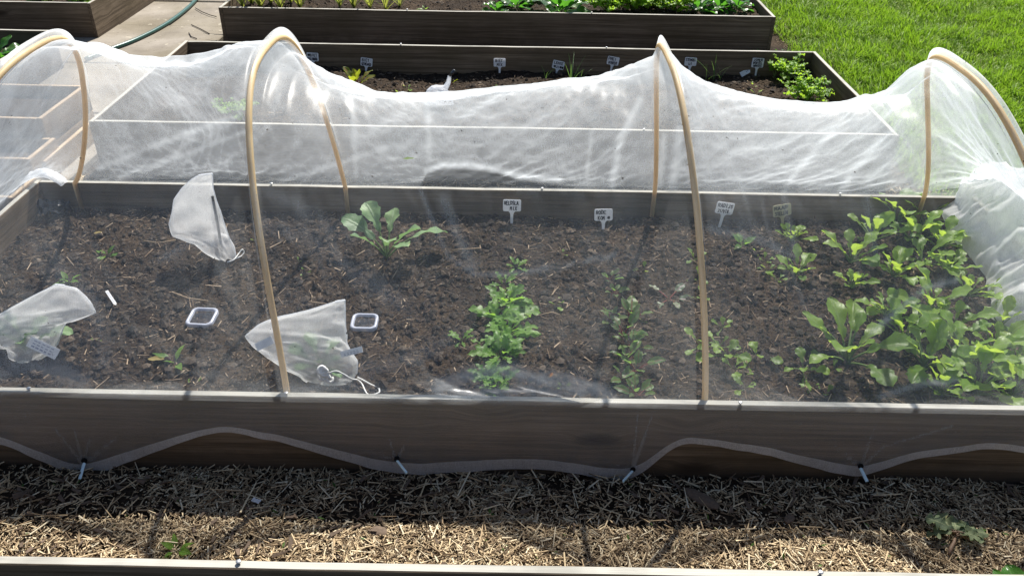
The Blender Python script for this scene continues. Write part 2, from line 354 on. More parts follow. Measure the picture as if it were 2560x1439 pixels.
def bed(label, x0, x1, y0, y1, top, mat, seed, screws=(), bows=(0, 0)):
    root = empty('raised_bed', ((x0+x1)/2, y0, 0), label, 'raised bed', 'wooden raised beds')
    inv = Matrix.Translation(-root.location)
    def put(L, x, y, rz, sd, bow=0.):
        o = board(L, top, TH, sd, bow).build('board', mat, root, False); o.location = (x-root.location.x, y-root.location.y, 0); o.rotation_euler.z = rz; return o
    put(x1-x0-2*TH-.002, (x0+x1)/2, y0+TH/2+.0015, 0, seed, bows[0]); put(x1-x0-2*TH-.002, (x0+x1)/2, y1-TH/2-.0015, 0, seed+20, bows[1])
    put(y1-y0, x0+TH/2, (y0+y1)/2, R(90), seed+40); put(y1-y0, x1-TH/2, (y0+y1)/2, R(90), seed+60)
    for (sx, sy) in screws: screw(root, sx-root.location.x, sy-root.location.y, top+.001)
    return root
BX = (-1.7765, 1.7071)
pt = lambda u, v: tuple(at(u, v, T)[:2])
bed('long low bed of weathered boards under the white netting', *BX, YF, YB, T, M['wood'], 1,
    [pt(716, 986), pt(1850, 1010), (-1.2, YF+.011), (1.2, YB-.011), (0.1, YB-.011), (-.9, YB-.011)])
bed('weathered board bed with a row of white plant labels, just behind the netting', -1.8374, 1.6462, Y2, Y2B, T, M['wood'], 101,
    [(pt(1002, 113)[0], Y2B-.011), (pt(1516, 121)[0], Y2B-.011), (.55, Y2+.011), (-.8, Y2+.011)])
bed('farthest long board bed with lettuce and parsley along its front board', -1.8737, 1.6099, Y3, Y3B, T, M['wood'], 201,
    [(pt(1016, 30)[0], Y3+.011), (pt(1480, 38)[0], Y3+.011)])
bed('nearest bed, only its pale back board showing along the bottom', -1.75, 1.75, -.16, 1.066, T, M['wood'], 301,
    [(pt(592, 1423)[0], 1.055), (pt(2044, 1417)[0], 1.055)], (0, 0))
bed('board bed left of the slab path, beyond the hose', -6.2, -2.70, 5.28, 6.48, T, M['wood'], 401)
bed('board bed at the left edge whose right board runs towards the netting', -6.1, -2.64, 3.84, 4.68, T, M['wood'], 501)

SO = {}
def soilz(k, x, y):
    z0 = {'main': T-.108, 'second': T-.135, 'third': T-.055, 'near': T-.09, 'left': T-.09, 'far_left': T-.05}[k]
    s = fbm(x*3.1+11, y*3.1, 3)*.012+fbm(x*14, y*14+5, 3)*.010+abs(fbm(x*34, y*34, 2, 3.))*.012
    if k == 'second': s += .012*math.sin(x*5+1)+.025*max(0, 1-abs(y-3.95)/.4)-.012
    return z0+s
def soil(k, label, x0, x1, y0, y1, step=.009):
    nx, ny = int((x1-x0)/step)+1, int((y1-y0)/step)+1
    X = np.linspace(x0, x1, nx); Y = np.linspace(y0, y1, ny)
    V = np.array([(x, y, soilz(k, x, y)) for x in X for y in Y])
    i = np.arange(nx-1)[:, None]*ny+np.arange(ny-1)[None]; i = i.ravel()
    o = bigmesh('soil', V, np.stack([i, i+ny, i+ny+1, i+1], 1), M['soil'], 4, True)
    return tag(o, label, kind='structure')
e = TH+.002
soil('main', 'dark crumbly soil in the netted bed', BX[0]+e, BX[1]-e, YF+e, YB-e, .008)
soil('second', 'dark soil in the bed of white labels', -1.8374+e, 1.6462-e, Y2+e, Y2B-e, .012)
soil('third', 'dark soil in the farthest bed', -1.8737+e, 1.6099-e, Y3+e, Y3B-e, .014)
soil('near', 'soil in the nearest bed', -1.75+e, 1.75-e, -.16+e, 1.066-e, .02)
soil('far_left', 'soil in the bed left of the slab path', -4.2, -2.70-e, 5.28+e, 6.48-e, .03)
soil('left', 'soil in the bed at the left edge', -4.2, -2.64-e, 3.84+e, 4.68-e, .03)

# ---------------------------------------------------------------- chips, crumbs, grass (uncountable)
def chips(P, L, W, H, az, tilt, roll):
    n = len(P); u = np.array([(-1, -1, -1), (1, -.55, -1), (1, .55, -1), (-1, 1, -1), (-1, -.8, 1), (1, -.4, 1), (1, .4, 1), (-1, .8, 1)], float)/2
    B = np.repeat(u[None], n, 0)*np.stack([L, W, H], 1)[:, None]
    B[:, :, 2] += (-.35*H*0)[:, None]
    bend = RNG.normal(0, .10, n)*L; B[:, :, 1] += (bend[:, None])*((B[:, :, 0]/L[:, None])**2*4-.5)
    cr, sr = np.cos(roll)[:, None], np.sin(roll)[:, None]; y, z = B[:, :, 1].copy(), B[:, :, 2].copy(); B[:, :, 1], B[:, :, 2] = y*cr-z*sr, y*sr+z*cr
    ct, st = np.cos(tilt)[:, None], np.sin(tilt)[:, None]; x, z = B[:, :, 0].copy(), B[:, :, 2].copy(); B[:, :, 0], B[:, :, 2] = x*ct-z*st, x*st+z*ct
    ca, sa = np.cos(az)[:, None], np.sin(az)[:, None]; x, y = B[:, :, 0].copy(), B[:, :, 1].copy(); B[:, :, 0], B[:, :, 1] = x*ca-y*sa, x*sa+y*ca
    B += P[:, None]
    F = np.array([(0, 3, 2, 1), (4, 5, 6, 7), (0, 1, 5, 4), (1, 2, 6, 5), (2, 3, 7, 6), (3, 0, 4, 7)])
    return B.reshape(-1, 3), (np.arange(n)[:, None, None]*8+F[None]).reshape(-1, 4)
def scatter_chips(n, x0, x1, y0, y1, zf, lmin, lmax, wmin, wmax, hmax, tilt=.22, sink=0., keep=None):
    X = RNG.uniform(x0, x1, n); Y = RNG.uniform(y0, y1, n)
    if keep is not None: k = np.array([random.random() < keep(x, y) for x, y in zip(X, Y)]); X, Y = X[k], Y[k]
    n = len(X); L = lmin+(lmax-lmin)*RNG.beta(1.1, 3.6, n); W = RNG.uniform(wmin, wmax, n)*(.6+.6*L/lmax)
    Z = np.array([zf(x, y) for x, y in zip(X, Y)])+RNG.uniform(-sink, hmax*2.2, n)
    return chips(np.stack([X, Y, Z], 1), L, W, RNG.uniform(.0008, hmax, n), RNG.uniform(0, 6.28, n), RNG.normal(0, tilt, n), RNG.normal(0, .5, n))
dens = lambda x, y: min(1, max(.22, .62+.75*fbm(x*2.2, y*4, 3)+(.42 if y < 1.37 else -.34)))
V1, F1 = scatter_chips(92000, -2.0, 1.9, 1.07, YF-.004, lambda x, y: .004+.014*max(0, fbm(x*4, y*5, 3)), .002, .058, .0006, .0058, .0022, .22, .002, dens)
V2, F2 = scatter_chips(900, -2.1, 2.0, 1.07, YF-.01, lambda x, y: .014, .03, .12, .002, .0045, .003, .16, .0)
o = bigmesh('straw_mulch', np.concatenate([V1, V2]), np.concatenate([F1, F2+len(V1)]), M['straw'], 4)
tag(o, 'chopped straw and wood chip mulch strewn in front of the netted bed', 'mulch', kind='stuff')
V1, F1 = scatter_chips(900, -2.0, 1.9, 1.07, YF-.01, lambda x, y: .012, .012, .05, .006, .016, .003, .2, .0, lambda x, y: min(1, .5+fbm(x*3, y*5, 2)))
tag(bigmesh('bark_flakes', V1, F1, M['bark'], 4), 'dark bark flakes mixed into the straw in front of the netted bed', 'bark', kind='stuff')
V1, F1 = scatter_chips(5000, -1.95, 1.9, YB+.02, Y2-.01, lambda x, y: .004, .01, .07, .002, .006, .003)
V2, F2 = scatter_chips(1800, -1.95, 1.9, Y2B+.02, Y3-.01, lambda x, y: .004, .01, .05, .002, .005, .003)
o = bigmesh('straw_mulch', np.concatenate([V1, V2]), np.concatenate([F1, F2+len(V1)]), M['straw'], 4)
tag(o, 'thin straw mulch in the gaps behind the netted bed', 'mulch', kind='stuff')
def crumbs(n, k, x0, x1, y0, y1, r0, r1):
    u = np.array([(0, 0, 1), (.9, 0, .25), (.28, .85, .2), (-.73, .53, .3), (-.73, -.53, .15), (.28, -.85, .25), (0, 0, -.6)])
    F = np.array([(0, 1, 2), (0, 2, 3), (0, 3, 4), (0, 4, 5), (0, 5, 1), (6, 2, 1), (6, 3, 2), (6, 4, 3), (6, 5, 4), (6, 1, 5)])
    X = RNG.uniform(x0, x1, n); Y = RNG.uniform(y0, y1, n); r = r0+(r1-r0)*RNG.beta(1, 4, n)
    Z = np.array([soilz(k, x, y) for x, y in zip(X, Y)])
    B = u[None]*r[:, None, None]*RNG.uniform(.6, 1.35, (n, 7, 3))
    a = RNG.uniform(0, 6.28, n); c, s = np.cos(a)[:, None], np.sin(a)[:, None]
    B = np.stack([B[:, :, 0]*c-B[:, :, 1]*s, B[:, :, 0]*s+B[:, :, 1]*c, B[:, :, 2]*.75], 2)+np.stack([X, Y, Z+r*.15], 1)[:, None]
    return B.reshape(-1, 3), (np.arange(n)[:, None, None]*7+F[None]).reshape(-1, 3)
for k, x0, x1, y0, y1, nc, nl, where in [('main', BX[0]+.03, BX[1]-.03, YF+.03, YB-.03, 14000, 7500, 'in the netted bed'), ('second', -1.2, 1.6, 3.6, Y2B-.03, 4200, 1500, 'in the bed of white labels'), ('third', -1.8, 1.55, Y3+.03, 6.4, 3000, 1100, 'in the farthest bed')]:
    V, F = crumbs(nc, k, x0, x1, y0, y1, .002, .024)
    tag(bigmesh('soil_crumbs', V, F, M['crumb'], 3, False), 'loose crumbs of dark soil '+where, 'soil', kind='stuff')
    V, F = scatter_chips(nl, x0, x1, y0, y1, lambda x, y: soilz(k, x, y)+.001, .004, .075, .0008, .0046, .003, .2, .001)
    tag(bigmesh('woody_litter', V, F, M['litter'], 4), 'brown woody bits and straw lying on the soil '+where, 'litter', kind='stuff')

def grass(n, xs, ys, hmin, hmax, name, label, keep=None):
    X = RNG.uniform(*xs, n); Y = RNG.uniform(*ys, n)
    if keep is not None: k = np.array([random.random() < keep(x, y) for x, y in zip(X, Y)]); X, Y = X[k], Y[k]
    n = len(X); cl = np.array([nz(x*4.3, y*4.3, 2.) for x, y in zip(X, Y)]); cl2 = np.array([nz(x*1.1, y*1.1, 9.) for x, y in zip(X, Y)])
    H = (hmin+(hmax-hmin)*RNG.beta(2, 2.4, n))*(1+.55*cl+.25*cl2); W = RNG.uniform(.0016, .0042, n)
    az = RNG.uniform(0, 6.28, n)*.65+cl*5.+1.2; lean = RNG.uniform(.15, 1.1, n)
    dx, dy = np.cos(az), np.sin(az); px, py = -dy, dx
    V = np.zeros((n, 7, 3))
    for j, (t, wd) in enumerate(((0, 1), (.38, .95), (.74, .7))):
        ox = lean*H*t**1.8; zz = H*(t-.22*lean*t*t)
        for s_, q_ in ((0, -1), (1, 1)):
            V[:, j*2+s_, 0] = X+dx*ox+q_*px*W*wd; V[:, j*2+s_, 1] = Y+dy*ox+q_*py*W*wd; V[:, j*2+s_, 2] = zz
    V[:, 6, 0] = X+dx*lean*H; V[:, 6, 1] = Y+dy*lean*H; V[:, 6, 2] = H*(1-.26*lean)
    F = np.array([(0, 1, 3), (0, 3, 2), (2, 3, 5), (2, 5, 4), (4, 5, 6)])
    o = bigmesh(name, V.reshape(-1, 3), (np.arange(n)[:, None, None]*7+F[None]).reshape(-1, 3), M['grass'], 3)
    return tag(o, label, 'grass', kind='stuff')
def lawnkeep(x, y):
    e_ = 1.80+.05*nz(y*2., 3)
    d = x-e_
    bare = max(0, .75-math.hypot((x-1.86)/.22, (y-4.9)/.3))
    return 0 if d < -.02 else min(1, .35+d*1.8)*(1-bare)*(1 if nz(x*2.6, y*2.6, 4.) > -.38 else .5)
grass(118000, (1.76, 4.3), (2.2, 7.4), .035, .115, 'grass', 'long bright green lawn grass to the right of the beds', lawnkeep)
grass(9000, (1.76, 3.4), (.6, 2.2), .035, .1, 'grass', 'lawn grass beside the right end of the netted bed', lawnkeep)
# dead thatch at the lawn's edge
V, F = scatter_chips(2600, 1.74, 2.05, 2.2, 6.6, lambda x, y: .008, .02, .08, .001, .0025, .0012, .3)
tag(bigmesh('dry_thatch', V, F, M['straw'], 4), 'dry straw and thatch along the edge of the lawn', 'straw', kind='stuff')
# tiny sprouts in the mulch
n = 130; X = RNG.uniform(-1.6, 1.6, n); Y = 1.10+.42*RNG.uniform(0, 1, n)**.7; m = MB()
for x, y in zip(X, Y):
    a = random.uniform(0, 6.28); L = random.uniform(.008, .024); t = random.uniform(.2, 1.2); d = np.array([math.cos(a)*math.cos(t), math.sin(a)*math.cos(t), math.sin(t)]); p = np.array([-math.sin(a), math.cos(a), 0])*L*.16; b = np.array([x, y, .012])
    m.add([b, b+d*L*.5+p, b+d*L, b+d*L*.5-p], [(0, 1, 2, 3)])
tag(m.build('green_sprouts', M['greens'], smooth=False), 'scattered tiny green sprouts in the straw mulch', 'sprouts', kind='stuff')

# ---------------------------------------------------------------- tiered wooden planter on the left
root = empty('tiered_planter', (-2.3, 3.34, 0), 'pale timber planter of stacked boxes left of the slab path, behind the netting', 'planter')
def tier(x0, x1, y0, y1, z0, z1, sd):
    for (L, x, y, rz) in ((x1-x0-.042, (x0+x1)/2, y0+.0105, 0), (x1-x0-.042, (x0+x1)/2, y1-.0105, 0), (y1-y0, x0+.0105, (y0+y1)/2, 1.5708), (y1-y0, x1-.0105, (y0+y1)/2, 1.5708)):
        sd += 3; o = board(L, z1-z0, .02, sd).build('board', M['wood_pale'], root, False); o.location = (x+2.3, y-3.34, z0); o.rotation_euler.z = rz
tier(-2.62, -2.045, 3.34, 3.77, .03, .125, 600); tier(-2.62, -2.045, 3.34, 3.77, .13, .252, 620)
tier(-2.62, -2.0, 3.10, 3.325, .03, .17, 640); tier(-2.62, -1.99, 2.9, 3.085, .03, .095, 660)
# lower side ledge board
o = board(.5, .125, .02, 680).build('ledge_board', M['wood_pale'], root, False); o.location = (-1.998+2.3, 3.43-3.34, 0); o.rotation_euler.z = 1.5708
m = MB(); m.add([(-2.6, 3.36, .2), (-2.07, 3.36, .2), (-2.07, 3.75, .2), (-2.6, 3.75, .2)], [(0, 1, 2, 3)]); m.add([(-2.6, 3.12, .13), (-2.03, 3.12, .13), (-2.03, 3.31, .13), (-2.6, 3.31, .13)], [(0, 1, 2, 3)])
m.build('planting_soil', M['soil'], root, False, origin=(-2.3, 3.34, 0)).location = (0, 0, 0)
o = board(.30, .02, .05, 690).build('plank_offcut', M['wood_pale'], None, False); p = at(297, 432, .02); o.location = (p[0], p[1], .012); o.rotation_euler.z = -.9
tag(o, 'short pale timber offcut lying on the ground behind the netted bed', 'offcut')

# ---------------------------------------------------------------- hoops
HB = [(-1.646, -1.262, -1.622, .685, .84, 2.117), (-.563, -.653, -.624, .695, 1.2, 2.131), (.484, .388, .513, .697, 1.24, 2.11), (1.40, 1.150, 1.502, .677, 1.26, 2.112)]   # front foot x, apex x, back foot x, height, lean, apex y
YC = YF+.6
def arch(d): return max(0., 1-abs(d)**2.75)
hl = ['leftmost bent cream hoop, half out of the picture, under the netting', 'cream hoop rising beside the drawstring bag in the front of the bed', 'cream hoop beside the beet row, its netting drawn to a sharp peak', 'rightmost cream hoop, leaning over the radish patch']
for (xf, xa, xk, hh, pw, ym), lb in zip(HB, hl):
    pts = []
    for q_ in np.linspace(-1, 1, 61):
        d = math.sin(q_*math.pi/2); z = arch(d); xs = xf if d < 0 else xk
        pts.append((xs+(xa-xs)*z**pw, YC+(ym-YC)*min(1, z*1.5)+d*.574, T+hh*z))
    pts = [(xf, YC-.574, T-.11)]+pts+[(xk, YC+.574, T-.12)]
    m = MB(); m.tube(pts, .0080, 12)
    tag(m.build('hoop', M['pipe'], origin=(xf, YC, T-.11)), lb, 'hoop', 'hoops holding up the netting')

# ---------------------------------------------------------------- the netting
sil = [(0, 175), (60, 125), (130, 93), (200, 110), (300, 141), (400, 151), (500, 139), (600, 117), (680, 100), (740, 135), (800, 180), (860, 215), (950, 236), (1020, 240), (1150, 233), (1300, 222), (1450, 205), (1550, 181), (1620, 147), (1660, 116), (1700, 165), (1760, 205), (1830, 226), (1950, 250), (2050, 260), (2150, 252), (2230, 225), (2290, 170), (2345, 140), (2400, 170)]
sp = np.array([aty(u, v, YC) for u, v in sil]); SX, SZ = sp[:, 0], sp[:, 2]
hem_px = [(-200, 1150), (0, 1105), (66, 1133), (133, 1163), (186, 1190), (213, 1191), (253, 1181), (333, 1148), (416, 1118), (499, 1088), (566, 1076), (640, 1091), (690, 1101), (773, 1123), (873, 1153), (940, 1173), (1006, 1183), (1073, 1183), (1172, 1176), (1280, 1171), (1363, 1171), (1446, 1183), (1526, 1198), (1573, 1196), (1600, 1186), (1640, 1153), (1680, 1120), (1710, 1105), (1780, 1111), (1846, 1125), (1920, 1135), (1986, 1155), (2053, 1173), (2120, 1188), (2150, 1190), (2186, 1178), (2236, 1163), (2270, 1150), (2336, 1138), (2403, 1130), (2453, 1120), (2503, 1121), (2560, 1131), (2800, 1180)]
hp = np.array([aty(u, v, YF-.014) for u, v in hem_px]); HX = np.linspace(hp[0, 0], hp[-1, 0], 700); HZ = np.interp(HX, hp[:, 0], hp[:, 2]); _k = np.hanning(23); _k /= _k.sum(); HZ[11:-11] = np.convolve(HZ, _k, 'valid')
def hemz(x): return float(np.interp(x, HX, HZ))
Sd = [0, .14, .3, .48, .66, .82, .93, 1.0]; Sz = [1, .955, .82, .625, .41, .205, .06, 0.]
NQ, ND = 200, 20
QS = np.linspace(-1, 1, NQ); DS = np.sin(QS*math.pi/2); AR = np.clip(1-np.abs(DS)**2.75, 0, 1); SS = np.interp(np.abs(DS), Sd, Sz)
_k = np.hanning(31); _k /= _k.sum(); SS = np.convolve(np.pad(SS, 15, mode='edge'), _k, 'valid'); SS = (SS-SS.min())/(SS.max()-SS.min())
HBA = np.array(HB)
S2 = np.interp(np.abs(DS), Sd, [1, .955, .82, .60, .33, .085, .012, 0.]); S2 = np.convolve(np.pad(S2, 8, mode='edge'), np.hanning(17)/np.hanning(17).sum(), 'valid')
def section(sg, zr):
    """netting between the first (0) and last (3) hoop, from the front rim to the back rim"""
    k = min(2, max(0, int(sg))); fr = sg-k; xf, xa, xk, hh, pw, ym = HBA[k]*(1-fr)+HBA[k+1]*fr
    w_ = max(0, math.sin(math.pi*fr))**.75
    lo = min(1., math.exp(-((sg-1.52)/.24)**4)+.8*math.exp(-((sg-.28)/.2)**2))      # slack that lies almost flat inside the front board
    sag = np.where(DS > 0, .5*SS+.5*AR*(1-.12*w_), SS*(1-lo)+S2*lo)
    prof = (1-w_)*AR+w_*sag
    q_ = min(1, w_/.3); zz = zr*q_+(hh+.010)*(1-q_)
    xs = np.where(DS < 0, xf, xk)
    return np.stack([xs+(xa-xs)*prof**pw, YC+(ym-YC)*np.minimum(1, prof*1.5)+DS*.6, T+.007+zz*prof+.007*np.minimum(1, prof*40)], 1)
SU = [u for u, v in sil]; SV = [v for u, v in sil]
def fit_ridge(sg):
    """ridge height at which the netting's outline meets the measured one"""
    k = min(2, int(sg)); fr = sg-k; zr = .6
    for _ in range(14):
        P = section(sg, zr)-_C; zc = P@_f; u = 1280+FPX*(P@_rr)/zc; v = 719.5-FPX*(P@_uu)/zc; i = int(np.argmin(v))
        zr += (v[i]-float(np.interp(u[i], SU, SV)))*zc[i]/FPX*.8; zr = min(.72, max(.3, zr))
    return zr
sgs = np.minimum(np.linspace(0, 3, 640), 2.99999); rows = []; ZR = np.array([fit_ridge(g) for g in sgs])
for _ in range(6): ZR[1:-1] = (ZR[:-2]+2*ZR[1:-1]+ZR[2:])/4
ends = 80
def full(arc, xh, loose=0.):
    """add the front and back hanging parts to an arc of points"""
    f0, b0 = arc[0], arc[-1]; fr, bk = [], []
    hz = hemz(f0[0])
    if loose > 0: fr = [list(f0) for _ in range(ND)]
    for i in (() if loose > 0 else range(ND)):
        t = i/ND; e_ = math.sin(min(1, t)*math.pi)
        fr.append([f0[0], YF-.0035-.011*(1-t)**1.5, hz+(T+.004-hz)*t])
    bz = .05+.05*nz(b0[0]*1.7, 6)+.02*nz(b0[0]*6, 2)
    for i in range(1, ND+1):
        t = i/ND; bk.append([b0[0], YB+.006+.05*t*t+.02*t*nz(b0[0]*4, 1), T+.004+(bz-T)*t])
    return fr+arc+bk
SEC0, SEC3 = section(0., .69), section(2.99999, .69)
for i in range(ends):                                  # left end: from the rim of the end board up to the first hoop
    f_ = i/ends; arc = []
    for h, d in zip(SEC0, DS):
        r_ = [-1.792, YC+d*.6, T+.006]
        g_ = f_**.92; sag = .05*math.sin(math.pi*f_)*arch(d)
        arc.append([r_[0]+(h[0]-r_[0])*g_, h[1], r_[2]+(h[2]-r_[2])*g_-sag])
    rows.append(full(arc, 0))
for sg, zr in zip(sgs, ZR): rows.append(full(section(sg, zr).tolist(), 0))
for i in range(1, ends+1):
    f_ = i/ends; arc = []
    for h, d in zip(SEC3, DS):
        r_ = [1.715, 2.42+d*.32, T+.05+.05*arch(d)]
        g_ = f_**1.05; sag = .06*math.sin(math.pi*f_)*arch(d)
        arc.append([h[0]+(r_[0]-h[0])*g_, h[1]+(r_[1]-h[1])*g_, h[2]+(r_[2]-h[2])*g_-sag])
    rows.append(full(arc, 0, f_))
# end skirts hanging outside the end boards
def skirt(row, x1, n=10):
    out = []
    for i in range(1, n+1):
        t = i/n; nr = []
        for j, p in enumerate(row):
            if ND <= j < ND+NQ: nr.append([x1+(.012+.05*t*t)*(1 if x1 > 0 else -1), p[1], T+.004-(.17+.04*nz(p[1]*6, 4))*t])
            else: nr.append([p[0]+.03*t*(1 if x1 > 0 else -1), p[1], p[2]*(1-.55*t)])
        out.append(nr)
    return out
rows = skirt(rows[0], -1.792)[::-1]+rows+skirt(rows[-1], 1.722)
G = np.array(rows)
du = np.gradient(G, axis=0); dv = np.gradient(G, axis=1); NN = np.cross(du, dv); NN /= np.linalg.norm(NN, axis=2, keepdims=True)+1e-9
A_, B_ = G.shape[:2]
for i in range(A_):
    for j in range(B_):
        x, y, z = G[i, j]
        jj = (j-ND)/NQ
        inside = 0 < jj < 1
        # distance to nearest hoop line in x, for pleats hanging from it
        zf = min(1, max(0, (z-T)/.69)); dh = min(abs(x-((h_[0] if jj < .5 else h_[2])*(1-zf)+h_[1]*zf)) for h_ in HB)
        free = min(1, dh/.12)
        if inside:
            pin = min(1, min(jj, 1-jj)*14)
            w1 = .010*nz(x*3.1, jj*5., 1.)
            wx = x+.10*nz(x*2.2, jj*4, 11.); wj = jj+.05*nz(x*2.6, jj*3, 13.)
            w2 = .0042*(1-2*abs(nz((wx*.55+wj)*9.5, (wj*.6-wx)*2.1, 5.)))+.0030*(1-2*abs(nz((wx*.9+wj)*17, (wj-wx)*3.5, 15.)))             # slanting creases
            w3 = .0008*(1-2*abs(nz(x*26, jj*2.2, 8.)))*math.exp(-dh/.16)*(0 if jj < .5 else 1)      # pleats fanning off the hoops
            w4 = .0018*nz(x*13+jj*14, jj*40, 3.)+.0012*nz(x*50, jj*60, 6.)
            back = 1.5 if jj > .5 else 1.
            dsp = (w1+w2*back+w3+w4*back)*free*pin+.002*pin
        else:
            wav = .003*nz(x*9, z*9, 2.)+.0005*nz(x*30, z*30, 6.)
            edge = min(1, abs(z-T)/.09)**1.5
            dsp = wav*edge
        if not inside and j < ND and x > 1.36: pass
        elif not inside and j < ND: G[i, j, 1] -= max(-.002, dsp*.8)+.0005+.007*max(0, nz(x*15, 3.))*max(0, 1-j/6)
        else: G[i, j] += NN[i, j]*dsp*(1 if NN[ND, B_//2, 2] > 0 else 1)
root = empty('insect_netting', (0, YC, T), 'long white insect netting draped over four hoops and pegged down in front', 'netting')
hem_n = 3
# slack cloth: where the netting lies doubled in creases it carries more thread, where stretched less
FOLD = np.zeros((A_, B_)); GP = G-_C; GZ = GP@_f; GU = 1280+FPX*(GP@_rr)/GZ; GV = 719.5-FPX*(GP@_uu)/GZ
def seg(px, wpx, amp, j0, j1):
    px = np.array(px, float); u, v = GU[:, j0:j1], GV[:, j0:j1]; best = np.full(u.shape, 1e9)
    for p, q_ in zip(px[:-1], px[1:]):
        d = q_-p; t = np.clip(((u-p[0])*d[0]+(v-p[1])*d[1])/(d@d), 0, 1); best = np.minimum(best, np.hypot(u-p[0]-t*d[0], v-p[1]-t*d[1]))
    FOLD[:, j0:j1] += amp*np.exp(-(best/wpx)**2)
fr_ = (ND, ND+NQ//2-8); bk_ = (ND+NQ//2+4, B_)
for px, w_, amp in [([(1050, 470), (1085, 560), (1120, 640), (1190, 688), (1300, 684), (1420, 662), (1540, 636)], 6, 1.3), ([(1110, 500), (1150, 600), (1185, 670)], 14, 1.0), ([(660, 560), (800, 610), (900, 690), (1000, 760)], 26, .7), ([(650, 470), (760, 520), (870, 600)], 18, .6), ([(400, 650), (460, 615), (580, 600)], 12, .7),
    ([(1770, 570), (1900, 600), (1985, 640)], 9, .9), ([(2180, 830), (2310, 720), (2390, 700)], 8, 1.6), ([(2200, 990), (2300, 960), (2390, 950)], 9, 1.2), ([(2165, 480), (2175, 560), (2190, 640)], 10, .9), ([(1960, 490), (1985, 620)], 9, .6), ([(150, 680), (230, 760), (260, 900)], 26, .6), ([(880, 940), (1000, 900), (1120, 850)], 22, .6), ([(1300, 480), (1380, 470), (1450, 490)], 12, .5), ([(1100, 965), (1170, 938), (1260, 925), (1330, 945), (1420, 950), (1520, 985)], 20, 2.2), ([(1140, 985), (1300, 975), (1450, 985)], 16, 1.6), ([(-20, 930), (80, 910), (200, 950)], 26, .9), ([(720, 975), (850, 962), (980, 985)], 14, .8)]:
    seg(px, w_, amp, *fr_)
for px, amp in [([(207, 1160), (140, 1075)], 1.2), ([(207, 1160), (175, 1030)], .8), ([(207, 1160), (290, 1095)], 1.1), ([(207, 1160), (240, 1040)], .6), ([(990, 1150), (960, 1060)], .7), ([(990, 1150), (1030, 1080)], .8), ([(990, 1150), (900, 1120)], .6),
    ([(1580, 1178), (1596, 1020)], 1.3), ([(1580, 1178), (1640, 1010)], 1.2), ([(1580, 1178), (1612, 1090)], .9), ([(1580, 1178), (1500, 1140)], .7), ([(2152, 1168), (2210, 1115), (2380, 1065)], 1.2), ([(2152, 1168), (2190, 1060)], .7), ([(2152, 1168), (2080, 1110)], .9)]:
    seg(px, 4, amp*.34, 0, ND); seg([px[0], tuple(np.array(px[0])+.45*(np.array(px[1])-np.array(px[0])))], 4, amp*.36, 0, ND)
for px, w_, amp in [([(1066, 428), (1100, 412), (1180, 411), (1250, 424), (1300, 440), (1400, 448)], 7, 1.7), ([(1600, 250), (1550, 350), (1530, 470)], 9, 1.3), ([(1480, 330), (1468, 420)], 6, .7), ([(2080, 330), (1990, 430), (1960, 480)], 9, 1.2), ([(2200, 350), (2130, 430), (2105, 480)], 11, 1.1), ([(700, 450), (860, 405), (960, 370)], 7, .8), ([(250, 420), (420, 350), (560, 300)], 8, .8), ([(300, 440), (480, 380), (610, 330)], 6, .7), ([(880, 250), (885, 330), (890, 440)], 8, .7), ([(1070, 250), (1072, 400)], 8, .6), ([(1700, 330), (1680, 470)], 12, 1.0), ([(1660, 340), (1650, 460)], 8, .8), ([(1850, 470), (1950, 455), (2050, 460)], 5, .8)]:
    seg(px, w_, amp*.72, *bk_)
lens = np.array([(1050, 462), (1066, 432), (1100, 420), (1180, 420), (1250, 431), (1300, 447), (1400, 460), (1440, 466)], float)
_d = GV-np.interp(GU, lens[:, 0], lens[:, 1], left=1e4, right=1e4); _in = np.clip(_d/7., 0, 1)*(GV < 470); _in[:, :bk_[0]] = 0; FOLD -= .8*_in
for i in range(A_):
    for j in range(B_):
        jj = (j-ND)/NQ
        if not 0 <= jj <= 1.1: continue
        x, y, z = G[i, j]; wx = x+.12*nz(x*2.5, jj*5, 21.); wj = jj+.06*nz(x*3, jj*4, 23.)
        r1 = max(0, 1-6.5*abs(nz((wx*.5+wj)*11, (wj*.6-wx)*2.6, 31.)))**2; r2 = max(0, 1-5.5*abs(nz((wx*1.2+wj)*21, (wj-wx*.8)*5.5, 35.)))**2
        mk = max(0, min(1, .55+1.5*nz(x*1.9, jj*3.2, 41.)))
        FOLD[i, j] += (.34*r1+.36*r2)*mk*(1. if jj > .42 else .5)+.16*nz(x*6, jj*9, 51.)+.2*nz(x*21, jj*30, 55.)+(-.12 if jj < .4 else .10)
        if jj > .5: FOLD[i, j] += .42*min(1, max(0, (x-.45)/.7))-.22*math.exp(-((x+1.0)/.4)**2)
        elif x < -.9: FOLD[i, j] += .30*min(1, (-.9-x)/.5)
FOLD = np.clip(FOLD, -.85, 3.)
m = MB(); m.grid(G[:, hem_n:]); _o = m.build('net_sheet', M['net'], root, True, origin=(0, YC, T)); _o.location = (0, 0, 0)
_o.data.attributes.new('fold', 'FLOAT', 'POINT').data.foreach_set('value', FOLD[:, hem_n:].ravel().astype(np.float32))
m = MB(); m.grid(G[:, :hem_n+1]); m.build('hem', M['net_hem'], root, True, origin=(0, YC, T)).location = (0, 0, 0)
